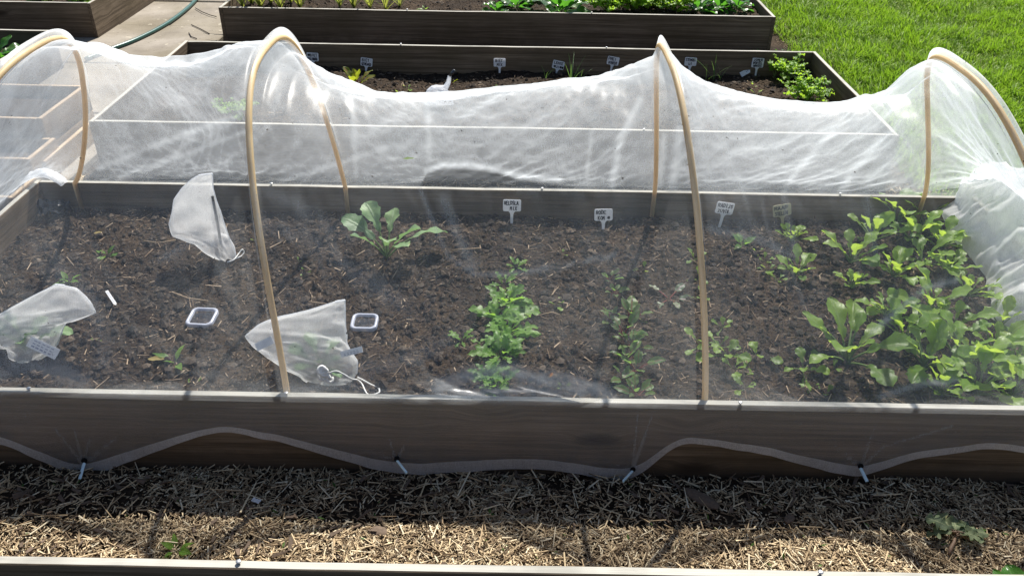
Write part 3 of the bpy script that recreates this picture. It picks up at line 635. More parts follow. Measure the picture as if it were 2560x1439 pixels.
# surplus net gathered over the right end board, hanging into the bed
edge_px = [(2372, 470, .24), (2358, 530, .20), (2385, 590, .16), (2432, 640, .15), (2470, 690, .15), (2485, 745, .15), (2500, 800, .15), (2570, 850, .15), (2640, 900, .15)]
m = MB(); P = []
ex = [at(u, v, z) for u, v, z in edge_px]
yy = np.linspace(2.74, 1.85, 150); ey = [p[1] for p in ex][::-1]; exx = [p[0] for p in ex][::-1]; ez = [p[2] for p in ex][::-1]
for y in yy:
    xi = float(np.interp(y, ey, exx)); zi = float(np.interp(y, ey, ez)); row = []
    for t in np.linspace(0, 1, 64):
        x = xi+(1.76-xi)*t; lift = math.sin(min(1, t*1.15)*math.pi*.5)
        z = zi+(T+.10+.10*math.exp(-((y-2.45)/.25)**2)-zi)*lift
        if t > .86: z -= (t-.86)/.14*.12
        fo = .024*nz(x*7, y*6, 2.)+.011*(1-2*abs(nz(y*24+t*4, t*2., 8.)))*math.sin(math.pi*min(1, t*1.3+.1))+.022*(1-2*abs(nz(y*7+t*2.5, t*3.5, 5.)))+.007*nz(y*26, t*12, 1.)
        row.append((x-fo*.9*(1-t), y+.02*nz(t*5, y*5, 4.), z+fo*(.25+.75*min(1, t*3))))
    P.append(row)
m.grid(np.array(P)); m.build('gathered_end', M['net_gather'], root, True, origin=(0, YC, T)).location = (0, 0, 0)
# rolled edge gathered over the back left corner
m = MB(); rows_ = []
for i in range(26):
    t = i/25; c = np.array([-1.80+.15*t, YB-.012-.02*t, T+.010+.034*math.sin(math.pi*t)**.8])
    rows_.append([c+np.array([.006*nz(a, t*6, 1.), .026*math.cos(a)-.01, (.006+.007*math.sin(math.pi*t))*math.sin(a)+.006*nz(t*9, a*2, 3.)]) for a in np.linspace(0, 2*math.pi, 14)])
m.grid(np.array(rows_)); m.build('gathered_corner', M['net_hem'], root, True, origin=(0, YC, T)).location = (0, 0, 0)

# pegs pinning the hem
pegs = [((211, 1155), (199, 1197), 'metal peg holding the hem at the far left of the front board'), ((992, 1150), (1017, 1182), 'metal peg in the hem below the drawstring cord, second from the left'),
        ((1582, 1176), (1557, 1203), 'metal peg in the hem where the netting drops beside its highest scallop'), ((2151, 1168), (2168, 1203), 'metal peg in the hem near the right, below the radish leaves')]
for (a, b, lb) in pegs:
    p0 = aty(*a, YF-.016); p1 = aty(*b, YF-.055); root_ = empty('peg', p0, lb, 'peg', 'pegs in the netting hem')
    d = p1-p0; s_ = np.cross(d, (0, -1, .3)); s_ /= np.linalg.norm(s_); up_ = np.cross(s_, d); up_ /= np.linalg.norm(up_)
    m = MB(); w_, h_ = .0042, .0022
    m.grid(np.array([[p0+d*t-s_*w_+up_*h_*0-p0, p0+d*t+up_*h_-s_*w_*.3-p0, p0+d*t+up_*h_+s_*w_*.3-p0, p0+d*t+s_*w_-p0, p0+d*t-up_*h_-p0] for t in (0, .1, .5, .97, 1)]), closed=True)
    m.f.append((20, 21, 22, 23, 24)); m.mi.append(0); m.build('shank', M['steel'], root_, False)
    m = MB(); a_ = np.arange(16)*math.pi/8
    m.grid(np.array([[(r*math.cos(t), y_, r*1.1*math.sin(t)+.004) for t in a_] for r, y_ in ((.007, .008), (.0072, -.001), (.006, -.002), (.0001, -.0018))]), closed=True); m.build('eyelet', M['hole'], root_, True)

# ---------------------------------------------------------------- plants
def wshape(kind, t):
    s = math.sin
    if kind == 'oval': return max(0, s(math.pi*t**.85))**.75
    if kind == 'spear': return max(0, s(math.pi*t**.7))**1.05
    if kind == 'spoon': return max(0, s(math.pi*t**1.35))**.8*.95+.05*(1-t)
    if kind == 'round': return max(0, s(math.pi*min(1, t)**.95))**.55
    if kind == 'radish': return (.30*max(0, s(math.pi*min(1, t/.42)))*(1 if t < .42 else 0)+(max(0, s(math.pi*((t-.30)/.70)**1.05))**.62 if t > .30 else .10))*(1+.09*s(t*34))
    if kind == 'rocket': return max(0, s(math.pi*t**1.05))**.7*(.72+.34*s(t*23+.6)+.10*s(t*51))+.05
    if kind == 'frill': return max(0, s(math.pi*t**.9))**.6*(.75+.28*s(t*17))
    if kind == 'grass': return (1-t)**.6*.9+.02
    return 1.
def leaf(mb, stalk, base, az, L, W, kind, e0, bend, pet=0., pr=.0015, roll=0., fold=.25, ripple=.06, seed=0., nt=13, nw=6):
    tot = pet+L; npet = 5 if pet > 0 else 0; pts = []; p = np.array(base, float); ca, sa = math.cos(az), math.sin(az)
    ss = list(np.linspace(0, pet, npet+1)[:-1]) if npet else []
    ss += list(pet+np.linspace(0, L, nt+1)); prev = 0.; tang = []
    for s_ in ss:
        e_ = e0-bend*(s_/tot)**1.4; d = np.array([ca*math.cos(e_), sa*math.cos(e_), math.sin(e_)])
        p = p+d*(s_-prev); prev = s_; pts.append(p.copy()); tang.append(d)
    if npet: stalk.tube(pts[:npet+2], np.linspace(pr*1.25, pr*.8, npet+2), 5, False)
    rows, uvs = [], []; lat0 = np.array([-sa, ca, 0.])
    for i in range(nt+1):
        t = i/nt; P, d = pts[npet+i], tang[npet+i]; nrm = np.cross(d, lat0); lat = lat0*math.cos(roll)+nrm*math.sin(roll); nr = np.cross(d, lat)
        wd = W*.5*(wshape(kind, t) if 0 < t < 1 else .02); row = []
        for j in range(nw+1):
            u = j/nw*2-1
            off = fold*abs(u)*wd*1.0+ripple*W*(abs(u)**1.5)*math.sin(t*15+seed*3+(2.1 if u > 0 else 0.))+.03*W*nz(t*4+seed, u*2, seed)
            row.append(P+lat*u*wd*(1-.12*fold*abs(u))+nr*off); uvs.append((j/nw, t))
        rows.append(row)
    mb.grid(np.array(rows), uvs)
U = random.uniform
SP = {  # species: material, stalk material, generator parameters
 'radish': ('l_radish', 'stalk', dict(kind='radish', n=(9, 13), L=(.042, .120), wr=(.42, .60), e=(.7, 1.4), bend=(.4, 1.2), pet=(.03, .07), pr=.0024, ripple=.075)),
 'radish_small': ('l_radish', 'stalk', dict(kind='radish', n=(4, 6), L=(.030, .052), wr=(.55, .72), e=(.3, 1.15), bend=(.4, 1.1), pet=(.012, .035), pr=.0012, ripple=.07)),
 'rocket': ('l_rocket', 'stalk', dict(kind='rocket', n=(15, 19), L=(.055, .10), wr=(.36, .5), e=(.25, 1.25), bend=(.5, 1.3), pet=(.008, .03), pr=.0014, ripple=.08)),
 'rocket_small': ('l_rocket', 'stalk', dict(kind='rocket', n=(7, 10), L=(.035, .06), wr=(.34, .46), e=(.2, 1.1), bend=(.5, 1.2), pet=(.008, .02), pr=.0011, ripple=.08)),
 'beet': ('l_beet', 'stalk_red', dict(kind='oval', n=(6, 8), L=(.036, .060), wr=(.46, .62), e=(.6, 1.35), bend=(.3, 1.1), pet=(.02, .045), pr=.0013, ripple=.05)),
 'cabbage': ('l_cabbage', 'stalk', dict(kind='radish', n=(7, 8), L=(.08, .13), wr=(.46, .6), e=(.85, 1.4), bend=(.7, 1.4), pet=(.05, .085), pr=.0024, ripple=.06)),
 'kohl': ('l_kohl', 'stalk_red', dict(kind='round', n=(5, 5), L=(.05, .07), wr=(.5, .66), e=(.15, .5), bend=(.3, .7), pet=(.03, .05), pr=.0018, ripple=.08)),
 'pepper': ('l_rocket', 'stalk', dict(kind='spear', n=(4, 6), L=(.04, .062), wr=(.36, .46), e=(.3, 1.0), bend=(.3, 1.0), pet=(.008, .016), pr=.0012, ripple=.03)),
 'sprout': ('l_radish', 'stalk', dict(kind='spoon', n=(3, 4), L=(.012, .024), wr=(.6, .8), e=(.2, 1.0), bend=(.1, .6), pet=(.006, .016), pr=.0008, ripple=.03)),
 'chard': ('l_chard', 'stalk_red', dict(kind='spoon', n=(6, 7), L=(.06, .09), wr=(.42, .55), e=(.95, 1.45), bend=(.2, .9), pet=(.02, .05), pr=.003, ripple=.06)),
 'onion': ('l_onion', 'stalk', dict(kind='grass', n=(5, 7), L=(.13, .20), wr=(.04, .055), e=(1.0, 1.5), bend=(.1, .9), pet=(0, 0), pr=.001, ripple=.0)),
 'leek': ('l_leek', 'stalk', dict(kind='grass', n=(10, 13), L=(.26, .42), wr=(.055, .085), e=(.95, 1.5), bend=(.1, 1.3), pet=(0, 0), pr=.001, ripple=.0)),
 'lettuce': ('l_lettuce', 'stalk', dict(kind='spoon', n=(10, 13), L=(.13, .20), wr=(.5, .66), e=(.3, 1.2), bend=(.4, 1.3), pet=(.02, .05), pr=.003, ripple=.07)),
 'weed': ('l_lettuce', 'stalk', dict(kind='round', n=(12, 15), L=(.018, .032), wr=(.8, 1.), e=(.4, 1.3), bend=(.6, 1.4), pet=(.03, .07), pr=.0009, ripple=.04)),
}
KILL = None
def plant(name, sp, u, v, bedk, label, cat, group=None, scale=1., z=None, xyz=None, n=None, lean=0.):
    mt, stm, g = SP[sp]
    if xyz is None:
        zz = T-.1
        if bedk:
            for _ in range(4): p = at(u, v, zz); zz = soilz(bedk, p[0], p[1])
            p[2] = zz
        else: p = at(u, v, z or 0.)
    else: p = np.array(xyz, float)
    root = empty(name, p, label, cat, group)
    mb, sk = MB(), MB(); k = n or random.randint(*g['n']); a0 = U(0, 6.28)
    for i in range(k):
        f_ = i/max(1, k-1); az = a0+i*2.399+U(-.3, .3); L = U(*g['L'])*scale*(1-.25*f_)
        e0 = g['e'][0]+(g['e'][1]-g['e'][0])*min(1, max(0, f_+U(-.2, .2)))
        leaf(mb, sk, (U(-.004, .004)*scale, U(-.004, .004)*scale, -.004), az, L, L*U(*g['wr']), g['kind'], e0, U(*g['bend']), U(*g['pet'])*scale if g['pet'][1] > 0 else 0, g['pr']*scale, U(-.35, .35), U(.1, .4), g['ripple'], U(0, 9), 9 if L < .03 else 13, 4 if L < .03 or g['kind'] == 'grass' else 6)
    mb.build('foliage', M[mt], root)
    if sk.n: sk.build('stalks', M[stm], root)
    return root
def feathery(name, xyz, label, cat, group=None, n=12, H=.12, spread=1., leafl=.02, mat='l_parsley', top=7):
    root = empty(name, xyz, label, cat, group); mb, sk = MB(), MB(); a0 = U(0, 6.28)
    for i in range(n):
        az = a0+i*2.399; f_ = (i+.5)/n; e0 = 1.45-.75*f_*spread+U(-.1, .1); Lk = H*U(.7, 1.1); pts = [np.array([0, 0, 0.])]; b_ = U(.3, .9)
        for s_ in range(7):
            e_ = e0-b_*(s_/7)**1.5; pts.append(pts[-1]+np.array([math.cos(az)*math.cos(e_), math.sin(az)*math.cos(e_), math.sin(e_)])*Lk/7)
        sk.tube(pts, np.linspace(.0018, .0009, 8), 4, False)
        for j in range(top):
            p = pts[min(7, 4+j//2)] if j < top-1 else pts[7]
            ll = leafl*U(.7, 1.25)
            leaf(mb, sk, p, az+(0 if j == top-1 else (1 if j % 2 else -1)*U(.6, 1.5)), ll, ll*U(.8, 1.15), 'frill', U(-.1, .9), U(.2, 1.2), 0, .001, U(-.5, .5), U(-.1, .4), .16, U(0, 9), 9, 4)
    mb.build('foliage', M[mat], root); sk.build('stalks', M['stalk'], root); return root
ordn = ['first', 'second', 'third', 'fourth', 'fifth', 'sixth', 'seventh', 'eighth', 'ninth', 'tenth']
# rocket row, front to back
g_ = 'rocket plants in the middle row'
for i, (u, v, sp, s) in enumerate([(1240, 972, 'rocket_small', 1.25), (1225, 945, 'rocket', .8), (1250, 890, 'rocket', 1.0), (1268, 840, 'rocket', 1.1), (1245, 800, 'rocket', 1.1), (1268, 760, 'rocket', 1.05), (1262, 712, 'rocket_small', 1.2), (1290, 668, 'rocket_small', .85)]):
    plant('rocket_plant', sp, u, v, 'main', 'toothed rocket plant, %s from the front board in the bright green middle row' % ordn[i], 'plant', g_, s)
plant('rocket_plant', 'rocket_small', 1155, 852, 'main', 'small rocket plant standing apart, left of the bright green middle row', 'plant', None, 1.05)
# beet row
g_ = 'beet seedlings in a thin row'
for i, (u, v, s) in enumerate([(1590, 990, .95), (1560, 950, .8), (1590, 925, 1.), (1565, 900, .95), (1580, 868, .9), (1558, 840, 1.05), (1530, 805, .8), (1575, 795, 1.1), (1535, 735, .7), (1525, 700, .7)]):
    plant('beet_seedling', 'beet', u, v, 'main', 'dark green beet seedling, %s from the front board in the thin beet row' % ordn[i], 'plant', g_, s)
g_ = 'radish seedlings along the row beside the third hoop'
for i, (u, v, s) in enumerate([(1862, 968, .8), (1835, 925, .9), (1815, 890, 1.15), (1795, 868, 1.0), (1750, 862, 1.1), (1805, 820, .8), (1750, 745, .7), (1745, 700, .9), (1738, 650, 1.0)]):
    plant('radish_seedling', 'radish_small', u, v, 'main', 'small radish seedling, %s from the front board in the row crossing the hoop' % ordn[i], 'plant', g_, s)
g_ = 'small radish seedlings between the hoop and the big radishes'
for (u, v, s, w_) in [(1888, 895, 1.1, 'with two notched leaves right of the hoop'), (2010, 925, 1.25, 'in a dense round tuft below the big radish'), (2062, 985, .8, 'nearest the front board'), (1920, 680, .8, 'with pale leaves behind the tuft'), (1945, 702, .7, 'pale and low beside the medium radish'), (1912, 655, .6, 'smallest, behind the pale ones'), (2085, 920, .6, 'half under the big radish leaves')]:
    plant('radish_seedling', 'radish_small', u, v, 'main', 'radish seedling '+w_, 'plant', g_, s)
g_ = 'leafy radishes in the right half of the netted bed'
for (u, v, s, w_) in [(2115, 905, 1.4, 'large radish with broad glossy leaves left of the dense patch'), (1990, 690, .62, 'medium radish with three upright leaves below the yellowed label'), (1978, 605, .72, 'bushy radish in front of the yellowed label'),
    (2125, 655, .85, 'radish with drooping leaf at the left end of the back patch'), (2180, 600, .95, 'tall radish against the back board, left of the last hoop'), (2240, 560, 1.0, 'tallest radish rising over the back board'), (2310, 560, .9, 'radish beside the base of the last hoop'),
    (2235, 690, .8, 'radish with a holed leaf in the middle of the patch'), (2305, 660, .9, 'radish with pale lobed leaves near the gathered netting'), (2365, 680, .75, 'radish just under the edge of the gathered netting'), (2215, 790, .8, 'radish with upright leaves behind the large one'), (2330, 780, .95, 'radish with one tall pointed leaf amid the patch'), (2420, 740, .8, 'radish touching the lower edge of the gathered netting'),
    (2310, 920, 1.1, 'radish with broad leaves in the front of the dense patch'), (2395, 905, 1.15, 'radish in the corner where leaves hide the soil'), (2480, 880, 1.0, 'radish below the whitest fold of netting'), (2440, 985, .95, 'radish leaning on the front board'), (2530, 990, .9, 'radish at the right edge against the front board'), (2350, 985, .7, 'low radish with leaves flat on the front board'), (2540, 920, .9, 'radish at the right edge behind another'), (2280, 600, 1.0, 'bushy radish in the back row between the tallest one and the gathered netting'), (2380, 830, .95, 'radish with crossing leaves in the heart of the patch'), (2130, 720, .7, 'lower radish behind the large glossy one'), (2450, 930, 1., 'radish between the front corner plants'), (2260, 850, .95, 'radish filling the gap right of the large glossy one'), (2350, 620, .85, 'radish half tucked under the gathered netting at the back'), (2500, 820, .8, 'radish peeping out below the tip of the gathered netting')]:
    plant('radish_plant', 'radish', u, v, 'main', w_, 'plant', g_, s*U(.95, 1.2))
for (nm, sp, u, v, s, lb) in [('cabbage_plant', 'cabbage', 968, 645, 1.2, 'grey green cabbage plant standing alone behind the second hoop'), ('kohlrabi_plant', 'kohl', 1672, 745, .9, 'flat purple veined kohlrabi seedling between beet row and hoop'),
    ('pepper_seedling', 'pepper', 440, 908, 1.15, 'green seedling with a yellow leaf near the front board'), ('pepper_seedling', 'pepper', 268, 640, .95, 'two leaved seedling left of the upright mesh bag'), ('pepper_seedling', 'pepper', 172, 705, .85, 'flat green seedling behind the left mesh bag'), ('pepper_seedling', 'pepper', 1856, 612, 1.0, 'seedling with two spread pointed leaves under the slanted label')]:
    plant(nm, sp, u, v, 'main', lb, 'plant', None, s, n=5 if nm == 'pepper_seedling' else None)
for (u, v, s, w_) in [(1395, 762, 1.4, 'right of the rocket row'), (745, 655, .9, 'just right of the second hoop'), (765, 685, .9, 'lower of two beside the second hoop'), (488, 955, .9, 'in front of the yellow leaved seedling'), (238, 855, .8, 'right of the left mesh bag'), (640, 600, .9, 'at the foot of the back board behind the hoop'), (1610, 675, 1.2, 'behind the kohlrabi'), (1405, 632, 1., 'behind the rocket row near the folded net'), (1600, 800, 1., 'beside the beet row'), (1895, 630, 1., 'left of the bushy radish'), (1405, 965, .8, 'near the front board, right of the rocket row')]:
    plant('sprout', 'sprout', u, v, 'main', 'tiny pale green sprout '+w_, 'sprout', 'tiny sprouts in the netted bed', s)
# yellow leaf on the soil
def flatleaf(name, u, v, z, L, W, az, mat, label, cat, kind='spear', e0=.12, bend=.2):
    p = at(u, v, z); m = MB(); s = MB(); leaf(m, s, (0, 0, .004), az, L, W, kind, e0, bend, 0, .001, .1, .2, .05, 2.)
    return tag(m.build(name, M[mat], origin=None), label, cat), p
for a_ in [('fallen_leaf', 370, 900, T-.10, .055, .018, 0., 'l_dry', 'narrow yellow leaf lying left of the seedling near the front board', 'leaf'),
           ('fallen_leaf', 235, 586, T-.10, .03, .012, .4, 'l_dry', 'small dry leaf behind the two leaved seedling', 'leaf')]:
    o, p = flatleaf(*a_); o.location = p
p = aty(1008, 401, 2.02); o, _ = flatleaf('fallen_leaf', 1008, 401, 0, .032, .012, .1, 'l_radish', 'small green leaf caught on the netting above the back board', 'leaf'); o.location = (p[0], p[1], p[2]); 
m = MB(); p = at(1370, 945, T-.095)
for k in range(4): m.add([(0, 0, k*.003), (.012-.003*k, .004, .006+k*.004), (.014, .012-.004*k, .012), (.002, .008, .010)], [(0, 1, 2, 3)])
o = m.build('dry_petal', M['petal'], smooth=False); o.location = p; tag(o, 'curled orange petal on the soil right of the rocket row', 'petal')

# second bed plants
def p2(u, v): 
    z = T-.13
    for _ in range(4): p = at(u, v, z); z = soilz('second', p[0], p[1])
    return (p[0], p[1], z)
plant('chard_plant', 'chard', 892, 232, None, 'young chard with yellow leaves and red stalks in the labelled bed', 'plant', xyz=p2(892, 226), scale=1.35)
plant('chard_plant', 'chard', 0, 0, None, 'lone yellow chard leaf beside the white bag in the labelled bed', 'plant', xyz=p2(1128, 210), scale=.55, n=2)
for (u, v, s, lb) in [(1018, 222, 1.7, 'bright seedling left of the white bag in the labelled bed'), (1005, 238, 1.9, 'broad leaved seedling at the edge of the netting, left of the white bag'), (1240, 222, 1.3, 'thin seedling right of the white bag in the labelled bed'), (1892, 235, 1.7, 'small green seedling at the edge of the netting in the labelled bed'), (1880, 212, 1.3, 'yellowish seedling below the three line label')]:
    plant('sprout', 'sprout', u, v, None, lb, 'sprout', xyz=p2(u, v), scale=s)
for (u, v, s, n, lb) in [(1428, 208, 1.05, 6, 'tallest onion shoots in front of the smudged label'), (1365, 197, .55, 3, 'short onion shoots left of the smudged label'), (1452, 196, .6, 4, 'crossed onion shoots right of the tallest ones'), (1488, 200, .5, 3, 'low blurred onion shoots before the two line label'), (1765, 205, .75, 3, 'upright onion shoots nearest the netting peak'), (1782, 200, 1.0, 4, 'upright onion shoots right of the netting peak'), (1800, 200, .7, 3, 'slanting onion shoots left of the three line label')]:
    plant('onion_shoots', 'onion', u, v, None, lb, 'plant', 'onion shoots in the labelled bed', xyz=p2(u, v), scale=s, n=n)
feathery('celery_plant', p2(1968, 205), 'bright green celery plant behind another in the corner of the labelled bed', 'plant', None, 14, .14, .9, .034)
feathery('celery_plant', p2(2015, 258), 'bushiest bright green celery plant at the edge of the netting', 'plant', None, 22, .14, 1.15, .034)
feathery('celery_plant', p2(1935, 195), 'small celery plant left of the two bushy ones', 'plant', None, 4, .10, .7, .024)
# green blur behind the netting: plant in the front of the second bed
feathery('celery_plant', p2(590, 300), 'pale green plant seen through the netting left of the second hoop', 'plant', None, 10, .13, 1.1, .03)

# third bed plants
def p3(u, v, dz=0.):
    z = T-.05
    for _ in range(3): p = at(u, v, z); z = soilz('third', p[0], p[1])
    return (p[0], p[1], z+dz)
g_ = 'leeks in the farthest bed'
for i, (u, v, s) in enumerate([(608, 20, .9), (628, 8, 1.), (652, 20, 1.1), (678, 12, 1.1), (702, 22, 1.), (728, 10, .9), (750, 20, .8)]):
    plant('leek', 'leek', 0, 0, None, 'yellowing leek stems, %s from the left in the farthest bed' % ordn[i], 'plant', g_, xyz=p3(u, v), scale=s)
for i, (u, v, s) in enumerate([(850, 20, .95), (885, 20, 1.05), (925, 22, .9), (965, 24, .9), (1000, 16, .6)]):
    plant('onion_shoots', 'leek', 0, 0, None, 'green spiky onion tuft, %s from the left past the leeks' % ordn[i], 'plant', 'green onion tufts in the farthest bed', xyz=p3(u, v), scale=s*.8)
plant('seedling', 'pepper', 0, 0, None, 'lone pale seedling between onions and lettuces in the farthest bed', 'plant', xyz=p3(1062, 24), scale=.9, n=3)
for (u, v, s, lb) in [(1240, 30, .6, 'small flat lettuce with a brown tip, leftmost lettuce'), (1290, 22, .8, 'upright lettuce between the small and the big one'), (1400, 28, 1.25, 'biggest glossy dark lettuce in the farthest bed'), (1335, 2, .8, 'lettuce half out of the picture behind the big one')]:
    plant('lettuce', 'lettuce', 0, 0, None, lb, 'plant', 'lettuces in the farthest bed', xyz=p3(u, v), scale=s)
for (u, v, lb) in [(1515, 30, 'leftmost curly parsley in the farthest bed'), (1580, 28, 'curly parsley second from the left'), (1640, 22, 'tall curly parsley in the middle of the clump'), (1685, 30, 'curly parsley beside the spinach'), (1610, 2, 'curly parsley at the top edge of the picture')]:
    feathery('parsley_plant', p3(u, v), lb, 'plant', 'curly parsley in the farthest bed', 24, .15, 1.25, .042, top=10)
for (u, v, s, lb) in [(1745, 28, .9, 'spinach with pale shiny leaves beside the parsley'), (1800, 26, .8, 'spinach between the other two'), (1845, 24, .85, 'spinach nearest the right board of the farthest bed')]:
    plant('spinach_plant', 'lettuce', 0, 0, None, lb, 'plant', 'spinach in the farthest bed', xyz=p3(u, v), scale=s)
plant('weed', 'weed', 0, 0, None, 'dark clover like weed at the corner of the farthest bed', 'weed', xyz=(1.52, Y3-.09, 0), scale=1.4)
plant('weed', 'weed', 0, 0, None, 'sunlit weed against the lawn at the corner of the farthest bed', 'weed', xyz=(1.665, Y3-.05, 0), scale=1.2)
# left beds
pz = lambda u, v, z: tuple(at(u, v, z))
for (u, v, lb) in [(105, 4, 'lime green lettuce in the bed left of the path'), (210, 4, 'lime green lettuce beside the corner of the bed left of the path')]:
    feathery('lettuce', pz(u, v, T-.05), lb, 'plant', None, 12, .08, 1.5, .04, 'l_parsley', 9)
plant('lettuce', 'lettuce', 0, 0, None, 'green leaf at the left edge in the bed beside the netting', 'plant', xyz=pz(-12, 150, T-.09), scale=1.1)
for (x, y, z, lb) in [(-2.42, 3.2, .13, 'pale leafy plant in the middle step of the timber planter'), (-2.5, 3.0, .05, 'pale leafy plant in the lowest step of the timber planter')]:
    plant('strawberry_plant', 'weed', 0, 0, None, lb, 'plant', None, xyz=(x, y, z), scale=1.4)
# plants in the mulch strip and nearest bed
plant('weed', 'pepper', 440, 1375, None, 'yellowish weed growing from the straw mulch on the left', 'weed', z=.01, scale=.85, n=7)
plant('pumpkin_plant', 'lettuce', 0, 0, None, 'broad green leaves overhanging the nearest board at the lower right', 'plant', xyz=(1.01, 1.02, T-.065), scale=.58)
# wilted pulled-up plant
p = at(2385, 1345, .012); root = empty('wilted_leaf', p, 'wilted grey green leafy plant pulled out onto the straw', 'leaf'); mb, sk = MB(), MB()
for k, (az, L, W) in enumerate([(.05, .07, .045), (.55, .06, .05), (1.2, .055, .05), (2.0, .06, .05), (2.7, .065, .05), (3.1, .06, .04), (-.4, .05, .04)]):
    leaf(mb, sk, (.0, .0, .008+.003*k), az, L, W, 'rocket', U(.1, .5), U(.3, .9), .012, .0016, U(-.5, .5), U(-.1, .3), .13, k*1.7)
mb.build('foliage', M['l_wilt'], root); sk.tube([(0, 0, .01), (-.012, -.02, .012), (-.025, -.035, .006), (-.035, -.05, .003)], [.003, .004, .005, .002], 6); sk.build('stalks', M['stalk_dry'], root)

# ---------------------------------------------------------------- plant labels
GL = {'A': [[(0, 0), (2, 6), (4, 0)], [(1, 2), (3, 2)]], 'B': [[(0, 0), (0, 6), (3, 6), (3.6, 4.6), (2.6, 3.2), (0, 3.2)], [(2.6, 3.2), (4, 2), (3.4, 0), (0, 0)]], 'C': [[(4, 5.4), (2, 6), (.2, 4), (.2, 2), (2, 0), (4, .6)]], 'D': [[(0, 0), (0, 6), (2.6, 5.6), (4, 3.4), (3, .6), (0, 0)]],
 'E': [[(4, 6), (0, 6), (0, 0), (4, 0)], [(0, 3), (3, 3)]], 'G': [[(4, 5.4), (2, 6), (.2, 4), (.2, 1.8), (2, 0), (4, .6), (4, 2.8), (2.4, 2.8)]], 'H': [[(0, 0), (0, 6)], [(4, 0), (4, 6)], [(0, 3), (4, 3)]], 'I': [[(2, 0), (2, 6)]], 'J': [[(3, 6), (3, 1.4), (1.6, 0), (.2, 1)]],
 'K': [[(0, 0), (0, 6)], [(4, 6), (0, 2.6)], [(1.4, 3.6), (4, 0)]], 'L': [[(0, 6), (0, 0), (3.6, 0)]], 'M': [[(0, 0), (.3, 6), (2, 2.4), (3.7, 6), (4, 0)]], 'N': [[(0, 0), (0, 6), (4, 0), (4, 6)]], 'O': [[(2, 6), (.1, 4), (.1, 2), (2, 0), (3.9, 2), (3.9, 4), (2, 6)]], 'P': [[(0, 0), (0, 6), (3.2, 6), (4, 4.4), (3.2, 3), (0, 3)]],
 'R': [[(0, 0), (0, 6), (3.2, 6), (4, 4.5), (3, 3.1), (0, 3)], [(1.8, 3), (4, 0)]], 'S': [[(3.8, 5.2), (2, 6), (.3, 4.8), (2, 3.2), (3.8, 1.6), (2, 0), (.1, .8)]], 'T': [[(0, 6), (4, 6)], [(2, 6), (2, 0)]], 'U': [[(0, 6), (0, 1.4), (2, 0), (4, 1.4), (4, 6)]], 'V': [[(0, 6), (2, 0), (4, 6)]], 'W': [[(0, 6), (.9, 0), (2, 4), (3.1, 0), (4, 6)]],
 'X': [[(0, 0), (4, 6)], [(0, 6), (4, 0)]], 'Y': [[(0, 6), (2, 3), (4, 6)], [(2, 3), (2, 0)]], 'Z': [[(0, 6), (4, 6), (0, 0), (4, 0)]], '3': [[(.2, 5.4), (2, 6), (3.6, 4.6), (1.8, 3.2), (3.8, 1.6), (2, 0), (.1, .8)]], '1': [[(1, 5), (2, 6), (2, 0)]], '/': [[(.8, 0), (3.2, 6)]], '8': [[(2, 3.2), (.4, 4.6), (2, 6), (3.6, 4.6), (2, 3.2), (.2, 1.5), (2, 0), (3.8, 1.5), (2, 3.2)]], '.': [[(1.6, 0), (2.2, .4)]], ' ': [],
 '#': [[(0, 4.5), (4, 2), (0, 2.4), (4, 4.6), (.4, 3.2), (3.6, 1.4), (.8, 1.6), (3.4, 5)]]}
def write(mb, text, cx, cz, h, w, y, lw):
    n = len(text); cw = w/n; x = cx-w/2
    for ch in text:
        ox, oz = x+cw*.12+U(-.04, .04)*cw, cz-h/2+U(-.06, .06)*h; sx, sz = cw*.72/4*U(.9, 1.08), h/6*U(.88, 1.08)
        for st in GL[ch]:
            P = [np.array([ox+a*sx+U(-.15, .15)*sx, 0, oz+b*sz+U(-.2, .2)*sz]) for a, b in st]
            for a, b in zip(P[:-1], P[1:]):
                d = b-a; l_ = np.linalg.norm(d)+1e-9; nrm = np.array([-d[2], 0, d[0]])/l_*lw*(1.8 if ch == '#' else 1)/2; a2, b2 = a-d/l_*lw*.3, b+d/l_*lw*.3
                mb.add([(p_[0], y, p_[2]) for p_ in (a2-nrm, b2-nrm, b2+nrm, a2+nrm)], [(0, 1, 2, 3)])
        x += cw
